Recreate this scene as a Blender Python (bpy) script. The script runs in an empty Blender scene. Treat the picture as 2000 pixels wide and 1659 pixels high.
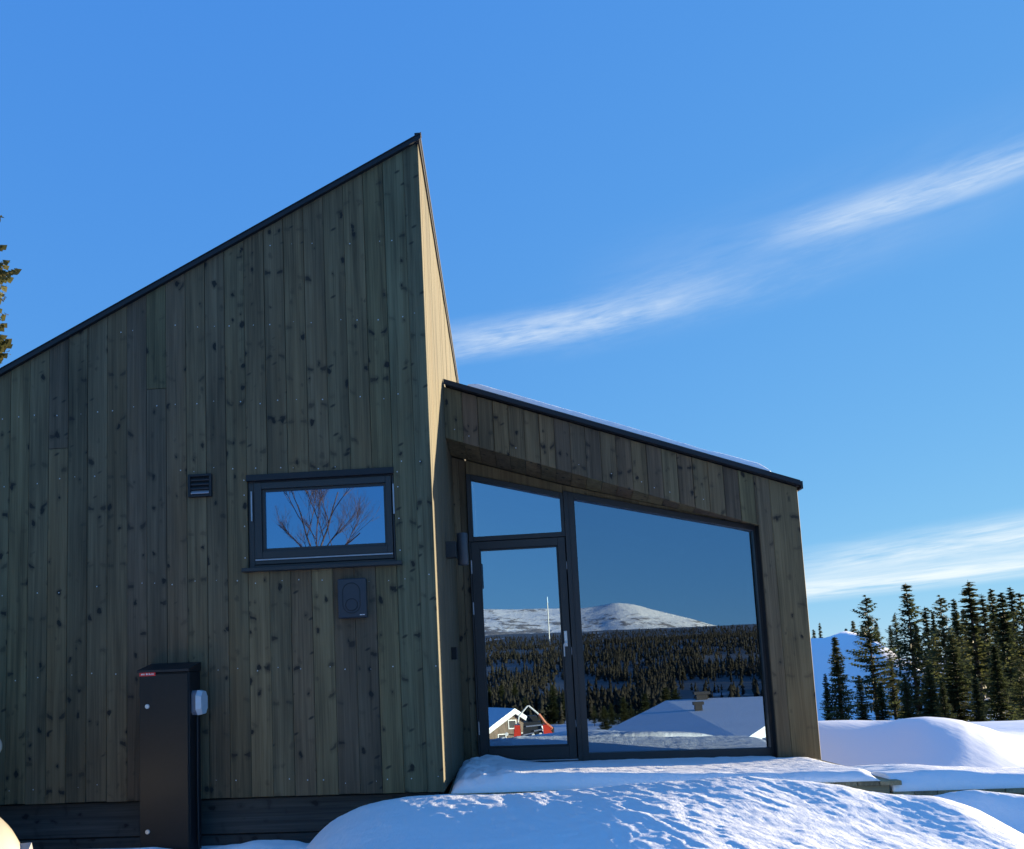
import bpy, math, random
import numpy as np
from mathutils import Matrix, Vector

R = math.radians
scene = bpy.context.scene
col = scene.collection

# ------------------------------------------------------------------ camera
FWD = Vector((-0.069303, 0.991077, 0.113857))
RGT = Vector((0.996466, 0.074201, -0.039357))
UPV = Vector((0.047454, -0.110727, 0.992717))
EYE = Vector((0.0, 0.0, 0.70))
cam_d = bpy.data.cameras.new("camera")
cam = bpy.data.objects.new("camera", cam_d)
col.objects.link(cam)
m = Matrix((RGT, UPV, -FWD)).transposed().to_4x4()
m.translation = EYE
cam.matrix_world = m
cam_d.sensor_fit = 'HORIZONTAL'
cam_d.sensor_width = 36.0
cam_d.lens = 36.0 * 1700 / 2000
cam_d.shift_x = (1000 - 831) / 2000
cam_d.shift_y = (1127 - 829.5) / 2000
cam_d.clip_start = 0.05
cam_d.clip_end = 20000
scene.camera = cam

# ------------------------------------------------------------------ light
SKY_GAMMA = 0.6
SKY_CURVE = ((0.62, 1.0), (0.755, 0.62), (0.865, 0.15))   # per channel scale and power of the sky's colour
SUN_EL = R(4.0)
SUN_AZ = R(27.0)                      # from +X towards +Y
SDIR = Vector((math.cos(SUN_EL) * math.cos(SUN_AZ), math.cos(SUN_EL) * math.sin(SUN_AZ), math.sin(SUN_EL)))
sun_d = bpy.data.lights.new("sun", 'SUN')
sun_d.energy = 5.0
sun_d.angle = R(0.5)
sun_d.color = (1.0, 0.82, 0.56)
sun = bpy.data.objects.new("sun", sun_d)
col.objects.link(sun)
sun.rotation_euler = SDIR.to_track_quat('Z', 'Y').to_euler()
sun.location = (30, 14, 20)

scene.view_settings.view_transform = 'Standard'
scene.view_settings.look = 'None'
scene.view_settings.gamma = 1.0
scene.view_settings.use_curve_mapping = False
scene.view_settings.exposure = 1.80

world = bpy.data.worlds.new("World")
scene.world = world
world.use_nodes = True


def N(nt, typ, **kw):
    n = nt.nodes.new(typ)
    for k, v in kw.items():
        setattr(n, k, v)
    return n


def setin(nt, sock, v):
    if hasattr(v, 'is_linked') or isinstance(v, bpy.types.NodeSocket):
        nt.links.new(v, sock)
    else:
        sock.default_value = v


def math_(nt, op, a, b=None, c=None, clamp=False):
    n = N(nt, 'ShaderNodeMath', operation=op, use_clamp=clamp)
    setin(nt, n.inputs[0], a)
    if b is not None:
        setin(nt, n.inputs[1], b)
    if c is not None:
        setin(nt, n.inputs[2], c)
    return n.outputs[0]


def mixc(nt, fac, a, b, blend='MIX'):
    n = N(nt, 'ShaderNodeMix', data_type='RGBA', blend_type=blend)
    setin(nt, n.inputs['Factor'], fac)
    setin(nt, n.inputs[6], a)
    setin(nt, n.inputs[7], b)
    return n.outputs[2]


def smooth(nt, v, a, b):
    n = N(nt, 'ShaderNodeMapRange', interpolation_type='SMOOTHSTEP')
    setin(nt, n.inputs[0], v)
    n.inputs[1].default_value = a
    n.inputs[2].default_value = b
    n.inputs[3].default_value = 0
    n.inputs[4].default_value = 1
    return n.outputs[0]


def noise(nt, vec, scale, detail=3, rough=0.55, dist=0.0):
    n = N(nt, 'ShaderNodeTexNoise')
    nt.links.new(vec, n.inputs['Vector'])
    n.inputs['Scale'].default_value = scale
    n.inputs['Detail'].default_value = detail
    n.inputs['Roughness'].default_value = rough
    n.inputs['Distortion'].default_value = dist
    return n.outputs['Fac']


def build_world():
    nt = world.node_tree
    nt.nodes.clear()
    out = N(nt, 'ShaderNodeOutputWorld')
    bg = N(nt, 'ShaderNodeBackground')
    bg.inputs['Strength'].default_value = 0.091
    sky = N(nt, 'ShaderNodeTexSky', sky_type='NISHITA')
    sky.sun_disc = False
    sky.sun_elevation = SUN_EL
    sky.sun_rotation = R(90) - SUN_AZ
    sky.altitude = 900
    sky.air_density = 0.6
    sky.dust_density = 0.0
    sky.ozone_density = 2.0
    tc = N(nt, 'ShaderNodeTexCoord')
    sep = N(nt, 'ShaderNodeSeparateXYZ')
    nt.links.new(tc.outputs['Generated'], sep.inputs[0])
    x, y, z = sep.outputs
    az = math_(nt, 'MULTIPLY', math_(nt, 'ARCTAN2', x, y), 57.29578)     # from +Y towards +X
    el = math_(nt, 'MULTIPLY', math_(nt, 'ARCSINE', z), 57.29578)

    def wisp(az0, el0, slope, width, sx, sy, seed, a_in, a_out, thr, up=1.0):
        # a cirrus streak: distance from a line in azimuth/elevation, broken up by stretched noise
        u = math_(nt, 'SUBTRACT', az, az0)
        v = math_(nt, 'SUBTRACT', math_(nt, 'SUBTRACT', el, el0), math_(nt, 'MULTIPLY', u, slope))
        cv = N(nt, 'ShaderNodeCombineXYZ')
        nt.links.new(math_(nt, 'MULTIPLY', u, sx), cv.inputs[0])
        nt.links.new(math_(nt, 'MULTIPLY', v, sy), cv.inputs[1])
        cv.inputs[2].default_value = seed
        n0 = noise(nt, cv.outputs[0], 1.0, 5, 0.6, 0.4)
        cf = N(nt, 'ShaderNodeCombineXYZ')       # fine fibres lying along the streak
        nt.links.new(math_(nt, 'MULTIPLY', u, sx * 2.2), cf.inputs[0])
        nt.links.new(math_(nt, 'ADD', math_(nt, 'MULTIPLY', v, sy * 4.5), math_(nt, 'MULTIPLY', n0, 1.5)), cf.inputs[1])
        cf.inputs[2].default_value = seed + 4.0
        n2 = noise(nt, cf.outputs[0], 1.0, 6, 0.65, 0.8)
        n1 = math_(nt, 'ADD', math_(nt, 'MULTIPLY', n0, 0.72), math_(nt, 'MULTIPLY', n2, 0.28))
        # asymmetrical soft profile: crisp lower edge, feathered upper edge
        lo = smooth(nt, v, -width * 0.75, width * 0.10)
        hi = math_(nt, 'SUBTRACT', 1.0, smooth(nt, v, 0.0, width * up))
        prof = math_(nt, 'MULTIPLY', lo, hi)
        ends = math_(nt, 'MULTIPLY', smooth(nt, u, a_in[0], a_in[1]),
                     math_(nt, 'SUBTRACT', 1.0, smooth(nt, u, a_out[0], a_out[1])))
        d = math_(nt, 'MULTIPLY', math_(nt, 'MULTIPLY', prof, ends), smooth(nt, n1, thr + 0.14, thr + 0.60))
        return d

    w1 = wisp(0, 21.2, 0.085, 1.7, 0.16, 0.9, 3.1, (-9, 2), (8, 19), 0.12, 1.25)
    w1b = wisp(12, 22.0, 0.105, 2.6, 0.20, 0.9, 9.4, (-12, -2), (6, 18), 0.22, 1.5)
    w2 = wisp(24, 25.0, 0.035, 1.35, 0.15, 0.9, 5.7, (-8, 3), (4, 16), 0.12, 1.4)
    w5 = wisp(18, 23.6, 0.09, 4.6, 0.08, 0.35, 2.2, (-14, -2), (8, 24), 0.10, 1.2)
    w3 = wisp(20, 4.2, 0.045, 1.15, 0.10, 1.3, 7.3, (-40, -12), (22, 55), 0.05, 1.2)
    w4 = wisp(26, 5.9, 0.075, 1.7, 0.12, 1.0, 1.9, (-12, 1), (20, 50), 0.12, 1.1)
    hs = N(nt, 'ShaderNodeHueSaturation')
    hs.inputs['Saturation'].default_value = 1.0
    hs.inputs['Hue'].default_value = 0.5
    # clear winter air: soften the contrast between zenith and horizon, keep the blue
    gm = N(nt, 'ShaderNodeGamma')
    gm.inputs['Gamma'].default_value = SKY_GAMMA
    nt.links.new(sky.outputs[0], gm.inputs['Color'])
    sc = N(nt, 'ShaderNodeSeparateColor')
    nt.links.new(gm.outputs[0], sc.inputs[0])
    cc = N(nt, 'ShaderNodeCombineColor')
    for i_, (k_, p_) in enumerate(SKY_CURVE):
        nt.links.new(math_(nt, 'MULTIPLY', math_(nt, 'POWER', math_(nt, 'MULTIPLY', sc.outputs[i_], 0.293), p_), k_ / 0.293), cc.inputs[i_])
    nt.links.new(cc.outputs[0], hs.inputs['Color'])
    c = hs.outputs[0]
    cw = (3.15, 3.35, 3.35, 1)
    for w, k in ((w5, 0.10), (w1, 0.60), (w1b, 0.20), (w2, 0.58), (w3, 1.0), (w4, 0.95)):
        c = mixc(nt, math_(nt, 'MULTIPLY', w, k), c, cw)
    nt.links.new(c, bg.inputs['Color'])
    nt.links.new(bg.outputs[0], out.inputs[0])


build_world()

# ------------------------------------------------------------------ helpers
rng = np.random.default_rng(7)
random.seed(7)


class MB:
    def __init__(self):
        self.v = []
        self.f = []

    def add(self, vs, fs):
        b = len(self.v)
        self.v += [tuple(p) for p in vs]
        self.f += [tuple(i + b for i in f) for f in fs]
        return self

    def box(self, x0, x1, y0, y1, z0, z1, ch=0.0):
        if ch <= 0:
            vs = [(x0, y0, z0), (x1, y0, z0), (x1, y1, z0), (x0, y1, z0), (x0, y0, z1), (x1, y0, z1), (x1, y1, z1), (x0, y1, z1)]
            fs = [(0, 3, 2, 1), (4, 5, 6, 7), (0, 1, 5, 4), (1, 2, 6, 5), (2, 3, 7, 6), (3, 0, 4, 7)]
            return self.add(vs, fs)
        poly = [(x0 + ch, z0), (x1 - ch, z0), (x1, z0 + ch), (x1, z1 - ch), (x1 - ch, z1), (x0 + ch, z1), (x0, z1 - ch), (x0, z0 + ch)]
        n = len(poly)
        inner = [(min(max(a, x0 + ch), x1 - ch), min(max(b, z0 + ch), z1 - ch)) for a, b in poly]
        vs = [(a, y0, b) for a, b in [(x0 + ch, z0 + ch), (x1 - ch, z0 + ch), (x1 - ch, z1 - ch), (x0 + ch, z1 - ch)]]
        vs += [(a, y0 + ch, b) for a, b in poly] + [(a, y1, b) for a, b in poly]
        fs = [(0, 1, 2, 3)]
        cn = [0, 1, 1, 2, 2, 3, 3, 0]
        for i in range(n):
            j = (i + 1) % n
            if cn[i] == cn[j]:
                fs.append((cn[i], 4 + i, 4 + j))
            else:
                fs.append((cn[i], 4 + i, 4 + j, cn[j]))
            fs.append((4 + i, 12 + i, 12 + j, 4 + j))
        fs.append(tuple(12 + i for i in reversed(range(n))))
        return self.add(vs, fs)

    def prism(self, front, back):
        n = len(front)
        vs = list(front) + list(back)
        fs = [tuple(range(n)), tuple(reversed(range(n, 2 * n)))]
        for i in range(n):
            j = (i + 1) % n
            fs.append((i, i + n, j + n, j))
        return self.add(vs, fs)

    def tube(self, path, radii, n=8, caps=True):
        path = [Vector(p) for p in path]
        base = len(self.v)
        prev = None
        for i, p in enumerate(path):
            t = (path[min(i + 1, len(path) - 1)] - path[max(i - 1, 0)]).normalized()
            a = prev if prev is not None else (Vector((0, 0, 1)) if abs(t.z) < 0.9 else Vector((1, 0, 0)))
            s = t.cross(a)
            if s.length < 1e-6:
                s = t.cross(Vector((0.3, 1, 0.2)))
            s.normalize()
            u = s.cross(t).normalized()
            prev = u
            for k in range(n):
                th = 2 * math.pi * k / n
                q = p + (s * math.cos(th) + u * math.sin(th)) * radii[i]
                self.v.append(tuple(q))
        for i in range(len(path) - 1):
            for k in range(n):
                a = base + i * n + k
                b = base + i * n + (k + 1) % n
                self.f.append((a, b, b + n, a + n))
        if caps:
            self.f.append(tuple(base + k for k in reversed(range(n))))
            self.f.append(tuple(base + (len(path) - 1) * n + k for k in range(n)))
        return self

    def mesh(self, name, mat=None, smooth_=False):
        me = bpy.data.meshes.new(name)
        me.from_pydata(self.v, [], self.f)
        me.update()
        if mat is not None:
            me.materials.append(mat)
        if smooth_:
            me.polygons.foreach_set('use_smooth', [True] * len(me.polygons))
        return me

    def build(self, name, mat=None, parent=None, smooth_=False, fix=True, **kw):
        me = self.mesh(name, mat, smooth_)
        if fix:
            fixnormals(me)
        return link(name, me, parent, **kw)


def fixnormals(me):
    import bmesh
    bm = bmesh.new()
    bm.from_mesh(me)
    bmesh.ops.recalc_face_normals(bm, faces=bm.faces)
    bm.to_mesh(me)
    bm.free()


def link(name, data, parent=None, label=None, cat=None, group=None, kind=None):
    o = bpy.data.objects.new(name, data)
    col.objects.link(o)
    if parent is not None:
        o.parent = parent
        # children are modelled in world space: undo the offset of the chain of parents
        off = Vector((0, 0, 0))
        p = parent
        while p is not None:
            if p.type == 'EMPTY':
                off = Vector(p.get('_base', (0, 0, 0)))
            p = p.parent
        if parent.type == 'EMPTY':
            o.matrix_parent_inverse = Matrix.Translation(-off)
    tag(o, label, cat, group, kind)
    return o


def tag(o, label=None, cat=None, group=None, kind=None):
    if label:
        o['label'] = label
    if cat:
        o['category'] = cat
    if group:
        o['group'] = group
    if kind:
        o['kind'] = kind
    return o


def empty(name, loc, label=None, cat=None, group=None, local=False):
    o = bpy.data.objects.new(name, None)
    o.empty_display_size = 0.2
    o.location = loc
    col.objects.link(o)
    if not local:
        o['_base'] = tuple(loc)
    tag(o, label, cat, group)
    return o


def npmesh(name, verts, faces, mat, smooth_=False):
    """fast mesh from numpy arrays; faces (n,3) or (n,4)"""
    me = bpy.data.meshes.new(name)
    k = faces.shape[1]
    me.vertices.add(len(verts))
    me.vertices.foreach_set('co', verts.astype(np.float32).ravel())
    me.loops.add(faces.size)
    me.loops.foreach_set('vertex_index', faces.astype(np.int32).ravel())
    me.polygons.add(len(faces))
    me.polygons.foreach_set('loop_start', np.arange(0, faces.size, k, dtype=np.int32))
    try:
        me.polygons.foreach_set('loop_total', np.full(len(faces), k, dtype=np.int32))
    except Exception:
        pass
    if smooth_:
        me.polygons.foreach_set('use_smooth', np.ones(len(faces), dtype=bool))
    me.update(calc_edges=True)
    if mat is not None:
        me.materials.append(mat)
    return me


def hash2(ix, iy, s):
    h = (ix.astype(np.int64) * 374761393 + iy.astype(np.int64) * 668265263 + s * 1274126177) & 0x7fffffff
    h = ((h ^ (h >> 13)) * 1274126177) & 0x7fffffff
    return ((h ^ (h >> 16)) & 0xffff) / 65535.0


def vnoise(x, y, s=0):
    ix = np.floor(x)
    iy = np.floor(y)
    fx = x - ix
    fy = y - iy
    fx = fx * fx * fx * (fx * (fx * 6 - 15) + 10)
    fy = fy * fy * fy * (fy * (fy * 6 - 15) + 10)
    a = hash2(ix, iy, s)
    b = hash2(ix + 1, iy, s)
    c = hash2(ix, iy + 1, s)
    d = hash2(ix + 1, iy + 1, s)
    return (a + (b - a) * fx) * (1 - fy) + (c + (d - c) * fx) * fy


def fbm(x, y, s=0, o=4):
    t = 0
    a = 0.5
    for i in range(o):
        t = t + a * (vnoise(x, y, s + i * 17) - 0.5) * 2
        x = x * 2.03 + 5.2
        y = y * 2.03 + 1.3
        a *= 0.5
    return t


def sstep(v, a, b):
    t = np.clip((v - a) / (b - a), 0, 1)
    return t * t * (3 - 2 * t)


# ------------------------------------------------------------------ materials
def new_mat(name):
    mt = bpy.data.materials.new(name)
    mt.use_nodes = True
    nt = mt.node_tree
    nt.nodes.clear()
    out = N(nt, 'ShaderNodeOutputMaterial')
    bs = N(nt, 'ShaderNodeBsdfPrincipled')
    nt.links.new(bs.outputs[0], out.inputs[0])
    return mt, nt, bs, out


def plain(name, c, rough=0.5, metal=0.0, spec=0.5, var=0.08, bump=0.0, scale=30):
    mt, nt, bs, out = new_mat(name)
    geo = N(nt, 'ShaderNodeNewGeometry')
    n = noise(nt, geo.outputs['Position'], scale, 4)
    f = smooth(nt, n, 0.3, 0.7)
    col_ = mixc(nt, f, (c[0] * (1 - var), c[1] * (1 - var), c[2] * (1 - var), 1), (c[0] * (1 + var), c[1] * (1 + var), c[2] * (1 + var), 1))
    nt.links.new(col_, bs.inputs['Base Color'])
    bs.inputs['Roughness'].default_value = rough
    bs.inputs['Metallic'].default_value = metal
    bs.inputs['Specular IOR Level'].default_value = spec
    if bump > 0:
        b = N(nt, 'ShaderNodeBump')
        b.inputs['Strength'].default_value = bump
        b.inputs['Distance'].default_value = 0.003
        nt.links.new(n, b.inputs['Height'])
        nt.links.new(b.outputs[0], bs.inputs['Normal'])
    return mt


def wood(name, tones, axis='Z', knots=True, rough=0.75, knot_col=(0.012, 0.011, 0.010, 1), grain=0.72, kn_thr=0.50):
    """stained softwood boards: the tone changes from board to board, with grain streaks and knots"""
    mt, nt, bs, out = new_mat(name)
    geo = N(nt, 'ShaderNodeNewGeometry')
    oi = N(nt, 'ShaderNodeObjectInfo')
    off = N(nt, 'ShaderNodeVectorMath', operation='SCALE')
    off.inputs[0].default_value = (13.1, 7.7, 29.3)
    nt.links.new(oi.outputs['Random'], off.inputs['Scale'])
    pos = N(nt, 'ShaderNodeVectorMath', operation='ADD')
    nt.links.new(geo.outputs['Position'], pos.inputs[0])
    nt.links.new(off.outputs[0], pos.inputs[1])

    def stretched(a, b):
        mp = N(nt, 'ShaderNodeVectorMath', operation='MULTIPLY')
        nt.links.new(pos.outputs[0], mp.inputs[0])
        mp.inputs[1].default_value = {'Z': (a, a, b), 'X': (b, a, a), 'Y': (a, b, a)}[axis]
        return mp.outputs[0]

    ramp = N(nt, 'ShaderNodeValToRGB')
    ramp.color_ramp.interpolation = 'LINEAR'
    els = ramp.color_ramp.elements
    while len(els) < len(tones):
        els.new(0.5)
    for i, t in enumerate(tones):
        els[i].position = i / max(1, len(tones) - 1)
        els[i].color = (*t, 1)
    nt.links.new(oi.outputs['Random'], ramp.inputs[0])
    g1 = noise(nt, stretched(26, 0.8), 1.0, 4, 0.6, 0.6)
    g2 = noise(nt, stretched(120, 2.0), 1.0, 3, 0.6)
    g3 = noise(nt, stretched(4.0, 0.9), 1.0, 3, 0.5)
    fac = math_(nt, 'ADD', math_(nt, 'MULTIPLY', math_(nt, 'SUBTRACT', g1, 0.5), grain * 2.2),
                math_(nt, 'ADD', math_(nt, 'MULTIPLY', math_(nt, 'SUBTRACT', g2, 0.5), grain * 1.3),
                      math_(nt, 'MULTIPLY', math_(nt, 'SUBTRACT', g3, 0.5), grain * 1.8)))
    mul = math_(nt, 'ADD', 1.0, fac)
    vm = N(nt, 'ShaderNodeVectorMath', operation='SCALE')
    nt.links.new(ramp.outputs[0], vm.inputs[0])
    nt.links.new(mul, vm.inputs['Scale'])
    c = vm.outputs[0]
    # long dark water streaks
    g4 = noise(nt, stretched(45, 0.55), 1.0, 5, 0.7, 1.2)
    c = mixc(nt, math_(nt, 'MULTIPLY', smooth(nt, g4, 0.56, 0.70), 0.45), c, (tones[0][0] * 0.42, tones[0][1] * 0.42, tones[0][2] * 0.45, 1))
    # patches that took the stain browner or greener
    pt = noise(nt, stretched(5, 0.5), 1.0, 2)
    c = mixc(nt, math_(nt, 'MULTIPLY', smooth(nt, pt, 0.5, 0.75), 0.35), c, (tones[0][0] * 1.35, tones[0][1] * 1.05, tones[0][2] * 0.8, 1))
    h = g1
    if knots:
        wob = N(nt, 'ShaderNodeVectorMath', operation='ADD')
        nz = N(nt, 'ShaderNodeTexNoise')
        nt.links.new(pos.outputs[0], nz.inputs['Vector'])
        nz.inputs['Scale'].default_value = 22
        sc = N(nt, 'ShaderNodeVectorMath', operation='SCALE')
        nt.links.new(nz.outputs['Color'], sc.inputs[0])
        sc.inputs['Scale'].default_value = 0.5
        nt.links.new(stretched(15.0, 9.5), wob.inputs[0])
        nt.links.new(sc.outputs[0], wob.inputs[1])
        vo = N(nt, 'ShaderNodeTexVoronoi', feature='F1', voronoi_dimensions='3D')
        nt.links.new(wob.outputs[0], vo.inputs['Vector'])
        vo.inputs['Scale'].default_value = 1.0
        rs = N(nt, 'ShaderNodeSeparateColor')
        nt.links.new(vo.outputs['Color'], rs.inputs[0])
        size = math_(nt, 'ADD', 0.035, math_(nt, 'MULTIPLY', math_(nt, 'POWER', smooth(nt, rs.outputs[0], kn_thr, 1.0), 2.2), 0.22))
        d = vo.outputs['Distance']
        kn = math_(nt, 'SUBTRACT', 1.0, smooth(nt, math_(nt, 'SUBTRACT', d, size), -0.05, 0.03))
        kn = math_(nt, 'MULTIPLY', kn, smooth(nt, rs.outputs[0], kn_thr, kn_thr + 0.05))
        halo = math_(nt, 'SUBTRACT', 1.0, smooth(nt, math_(nt, 'SUBTRACT', d, size), 0.0, 0.22))
        halo = math_(nt, 'MULTIPLY', halo, smooth(nt, rs.outputs[0], kn_thr, kn_thr + 0.1))
        c = mixc(nt, math_(nt, 'MULTIPLY', halo, 0.35), c, knot_col)
        # whorls: dark slashes running out from the heart of the board to its edges
        tcg = N(nt, 'ShaderNodeTexCoord')
        sg = N(nt, 'ShaderNodeSeparateXYZ')
        nt.links.new(tcg.outputs['Generated'], sg.inputs[0])
        sp_ = N(nt, 'ShaderNodeSeparateXYZ')
        nt.links.new(geo.outputs['Position'], sp_.inputs[0])
        across = math_(nt, 'SUBTRACT', sg.outputs[{'Z': 0, 'X': 2, 'Y': 0}[axis]], 0.5)
        along = sp_.outputs[{'Z': 2, 'X': 0, 'Y': 1}[axis]]
        rnd = oi.outputs['Random']
        wn_ = noise(nt, pos.outputs[0], 17.0, 3, 0.6)
        vv = math_(nt, 'ADD', math_(nt, 'MULTIPLY', along, 2.7), math_(nt, 'MULTIPLY', rnd, 37.0))
        cell = math_(nt, 'FLOOR', vv)
        fr_ = math_(nt, 'SUBTRACT', math_(nt, 'SUBTRACT', vv, cell), 0.5)
        wv = N(nt, 'ShaderNodeCombineXYZ')
        nt.links.new(cell, wv.inputs[0])
        nt.links.new(math_(nt, 'MULTIPLY', rnd, 91.0), wv.inputs[1])
        wn = N(nt, 'ShaderNodeTexWhiteNoise', noise_dimensions='3D')
        nt.links.new(wv.outputs[0], wn.inputs['Vector'])
        wc = N(nt, 'ShaderNodeSeparateColor')
        nt.links.new(wn.outputs['Color'], wc.inputs[0])
        aa = math_(nt, 'ABSOLUTE', across)
        tilt = math_(nt, 'MULTIPLY', math_(nt, 'SUBTRACT', wc.outputs[0], 0.35), 0.38)
        f0 = math_(nt, 'ADD', math_(nt, 'MULTIPLY', math_(nt, 'SUBTRACT', wc.outputs[1], 0.5), 0.55),
                   math_(nt, 'ADD', math_(nt, 'MULTIPLY', math_(nt, 'MULTIPLY', aa, aa), math_(nt, 'MULTIPLY', tilt, 2.0)), math_(nt, 'MULTIPLY', math_(nt, 'SUBTRACT', wn_, 0.5), 0.16)))
        dist_ = math_(nt, 'ABSOLUTE', math_(nt, 'SUBTRACT', fr_, f0))
        thick = math_(nt, 'ADD', 0.012, math_(nt, 'MULTIPLY', aa, 0.060))
        sl_ = math_(nt, 'SUBTRACT', 1.0, smooth(nt, math_(nt, 'SUBTRACT', dist_, thick), -0.012, 0.014))
        soft = math_(nt, 'SUBTRACT', 1.0, smooth(nt, math_(nt, 'SUBTRACT', dist_, thick), 0.0, 0.10))
        right = math_(nt, 'MULTIPLY', math_(nt, 'GREATER_THAN', across, 0.0), math_(nt, 'GREATER_THAN', wc.outputs[2], 0.42))
        leftm = math_(nt, 'MULTIPLY', math_(nt, 'LESS_THAN', across, 0.0), math_(nt, 'LESS_THAN', math_(nt, 'FRACT', math_(nt, 'MULTIPLY', wc.outputs[2], 3.7)), 0.55))
        band = math_(nt, 'MULTIPLY', smooth(nt, aa, 0.10, 0.22), math_(nt, 'SUBTRACT', 1.0, smooth(nt, aa, 0.40, 0.52)))
        sel = math_(nt, 'MULTIPLY', math_(nt, 'ADD', right, leftm), band)
        stg = math_(nt, 'FRACT', math_(nt, 'MULTIPLY', wc.outputs[1], 7.3))
        stg = math_(nt, 'ADD', 0.12, math_(nt, 'MULTIPLY', math_(nt, 'MULTIPLY', stg, stg), 0.80))
        c = mixc(nt, math_(nt, 'MULTIPLY', math_(nt, 'MULTIPLY', math_(nt, 'MULTIPLY', soft, sel), stg), 0.45), c, knot_col)
        c = mixc(nt, math_(nt, 'MULTIPLY', math_(nt, 'MULTIPLY', sl_, sel), stg), c, knot_col)
        # slanting spike knots
        sp = N(nt, 'ShaderNodeVectorMath', operation='MULTIPLY')
        rot = N(nt, 'ShaderNodeVectorRotate', rotation_type='Y_AXIS' if axis != 'Y' else 'X_AXIS')
        rot.inputs['Angle'].default_value = R(28)
        nt.links.new(pos.outputs[0], rot.inputs['Vector'])
        nt.links.new(rot.outputs[0], sp.inputs[0])
        sp.inputs[1].default_value = {'Z': (7.0, 7.0, 17.0), 'X': (13, 6, 6), 'Y': (6, 13, 6)}[axis]
        v2 = N(nt, 'ShaderNodeTexVoronoi', feature='F1')
        nt.links.new(sp.outputs[0], v2.inputs['Vector'])
        v2.inputs['Scale'].default_value = 1.0
        r2 = N(nt, 'ShaderNodeSeparateColor')
        nt.links.new(v2.outputs['Color'], r2.inputs[0])
        k2 = math_(nt, 'MULTIPLY', math_(nt, 'SUBTRACT', 1.0, smooth(nt, v2.outputs['Distance'], 0.08, 0.22)), smooth(nt, r2.outputs[1], 0.88, 0.9))
        c = mixc(nt, math_(nt, 'MULTIPLY', math_(nt, 'MAXIMUM', kn, math_(nt, 'MULTIPLY', k2, 0.85)), 0.9), c, knot_col)
    nt.links.new(c, bs.inputs['Base Color'])
    bs.inputs['Roughness'].default_value = rough
    bs.inputs['Specular IOR Level'].default_value = 0.3
    b = N(nt, 'ShaderNodeBump')
    b.inputs['Strength'].default_value = 0.35
    b.inputs['Distance'].default_value = 0.003
    nt.links.new(math_(nt, 'ADD', g1, g2), b.inputs['Height'])
    nt.links.new(b.outputs[0], bs.inputs['Normal'])
    return mt


def snow_mat(name, ripple=0.0, tint=(0.92, 0.93, 0.95), fine=0.5):
    mt, nt, bs, out = new_mat(name)
    geo = N(nt, 'ShaderNodeNewGeometry')
    p = geo.outputs['Position']
    n1 = noise(nt, p, 0.7, 4)
    c = mixc(nt, smooth(nt, n1, 0.35, 0.7), (tint[0] * 0.97, tint[1] * 0.97, tint[2] * 0.97, 1), (*tint, 1))
    nt.links.new(c, bs.inputs['Base Color'])
    bs.inputs['Roughness'].default_value = 0.65
    bs.inputs['Specular IOR Level'].default_value = 0.25
    # wind ripples running roughly towards the camera
    mp = N(nt, 'ShaderNodeMapping')
    mp.inputs['Rotation'].default_value = (0, 0, R(14))
    mp.inputs['Scale'].default_value = (16, 3.0, 6)
    nt.links.new(p, mp.inputs['Vector'])
    r1 = noise(nt, mp.outputs[0], 1.0, 4, 0.6, 0.5)
    f1 = noise(nt, p, 60, 4, 0.65)
    f2 = noise(nt, p, 260, 2, 0.6)
    h = math_(nt, 'ADD', math_(nt, 'MULTIPLY', r1, ripple), math_(nt, 'ADD', math_(nt, 'MULTIPLY', f1, 0.25 * fine), math_(nt, 'MULTIPLY', f2, 0.08 * fine)))
    b = N(nt, 'ShaderNodeBump')
    b.inputs['Strength'].default_value = 1.0
    b.inputs['Distance'].default_value = 0.02
    nt.links.new(h, b.inputs['Height'])
    nt.links.new(b.outputs[0], bs.inputs['Normal'])
    return mt


def pane_mat(name, refl, tint):
    """coated triple glazing: a strong mirror image over a dark, tinted view of the room"""
    mt, nt, bs, out = new_mat(name)
    nt.nodes.remove(bs)
    gl = N(nt, 'ShaderNodeBsdfGlossy')
    gl.inputs['Roughness'].default_value = 0.0
    gl.inputs['Color'].default_value = (*tint, 1)
    tr = N(nt, 'ShaderNodeBsdfTransparent')
    tr.inputs['Color'].default_value = (0.30, 0.36, 0.36, 1)
    geo = N(nt, 'ShaderNodeNewGeometry')
    nz = noise(nt, geo.outputs['Position'], 0.9, 1)
    b = N(nt, 'ShaderNodeBump')
    b.inputs['Strength'].default_value = 0.10
    b.inputs['Distance'].default_value = 0.01
    nt.links.new(nz, b.inputs['Height'])
    nt.links.new(b.outputs[0], gl.inputs['Normal'])
    fr = N(nt, 'ShaderNodeFresnel')
    fr.inputs['IOR'].default_value = 1.5
    mx = N(nt, 'ShaderNodeMixShader')
    nt.links.new(math_(nt, 'ADD', fr.outputs[0], refl, clamp=True), mx.inputs[0])
    nt.links.new(tr.outputs[0], mx.inputs[1])
    nt.links.new(gl.outputs[0], mx.inputs[2])
    nt.links.new(mx.outputs[0], out.inputs[0])
    return mt


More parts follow.
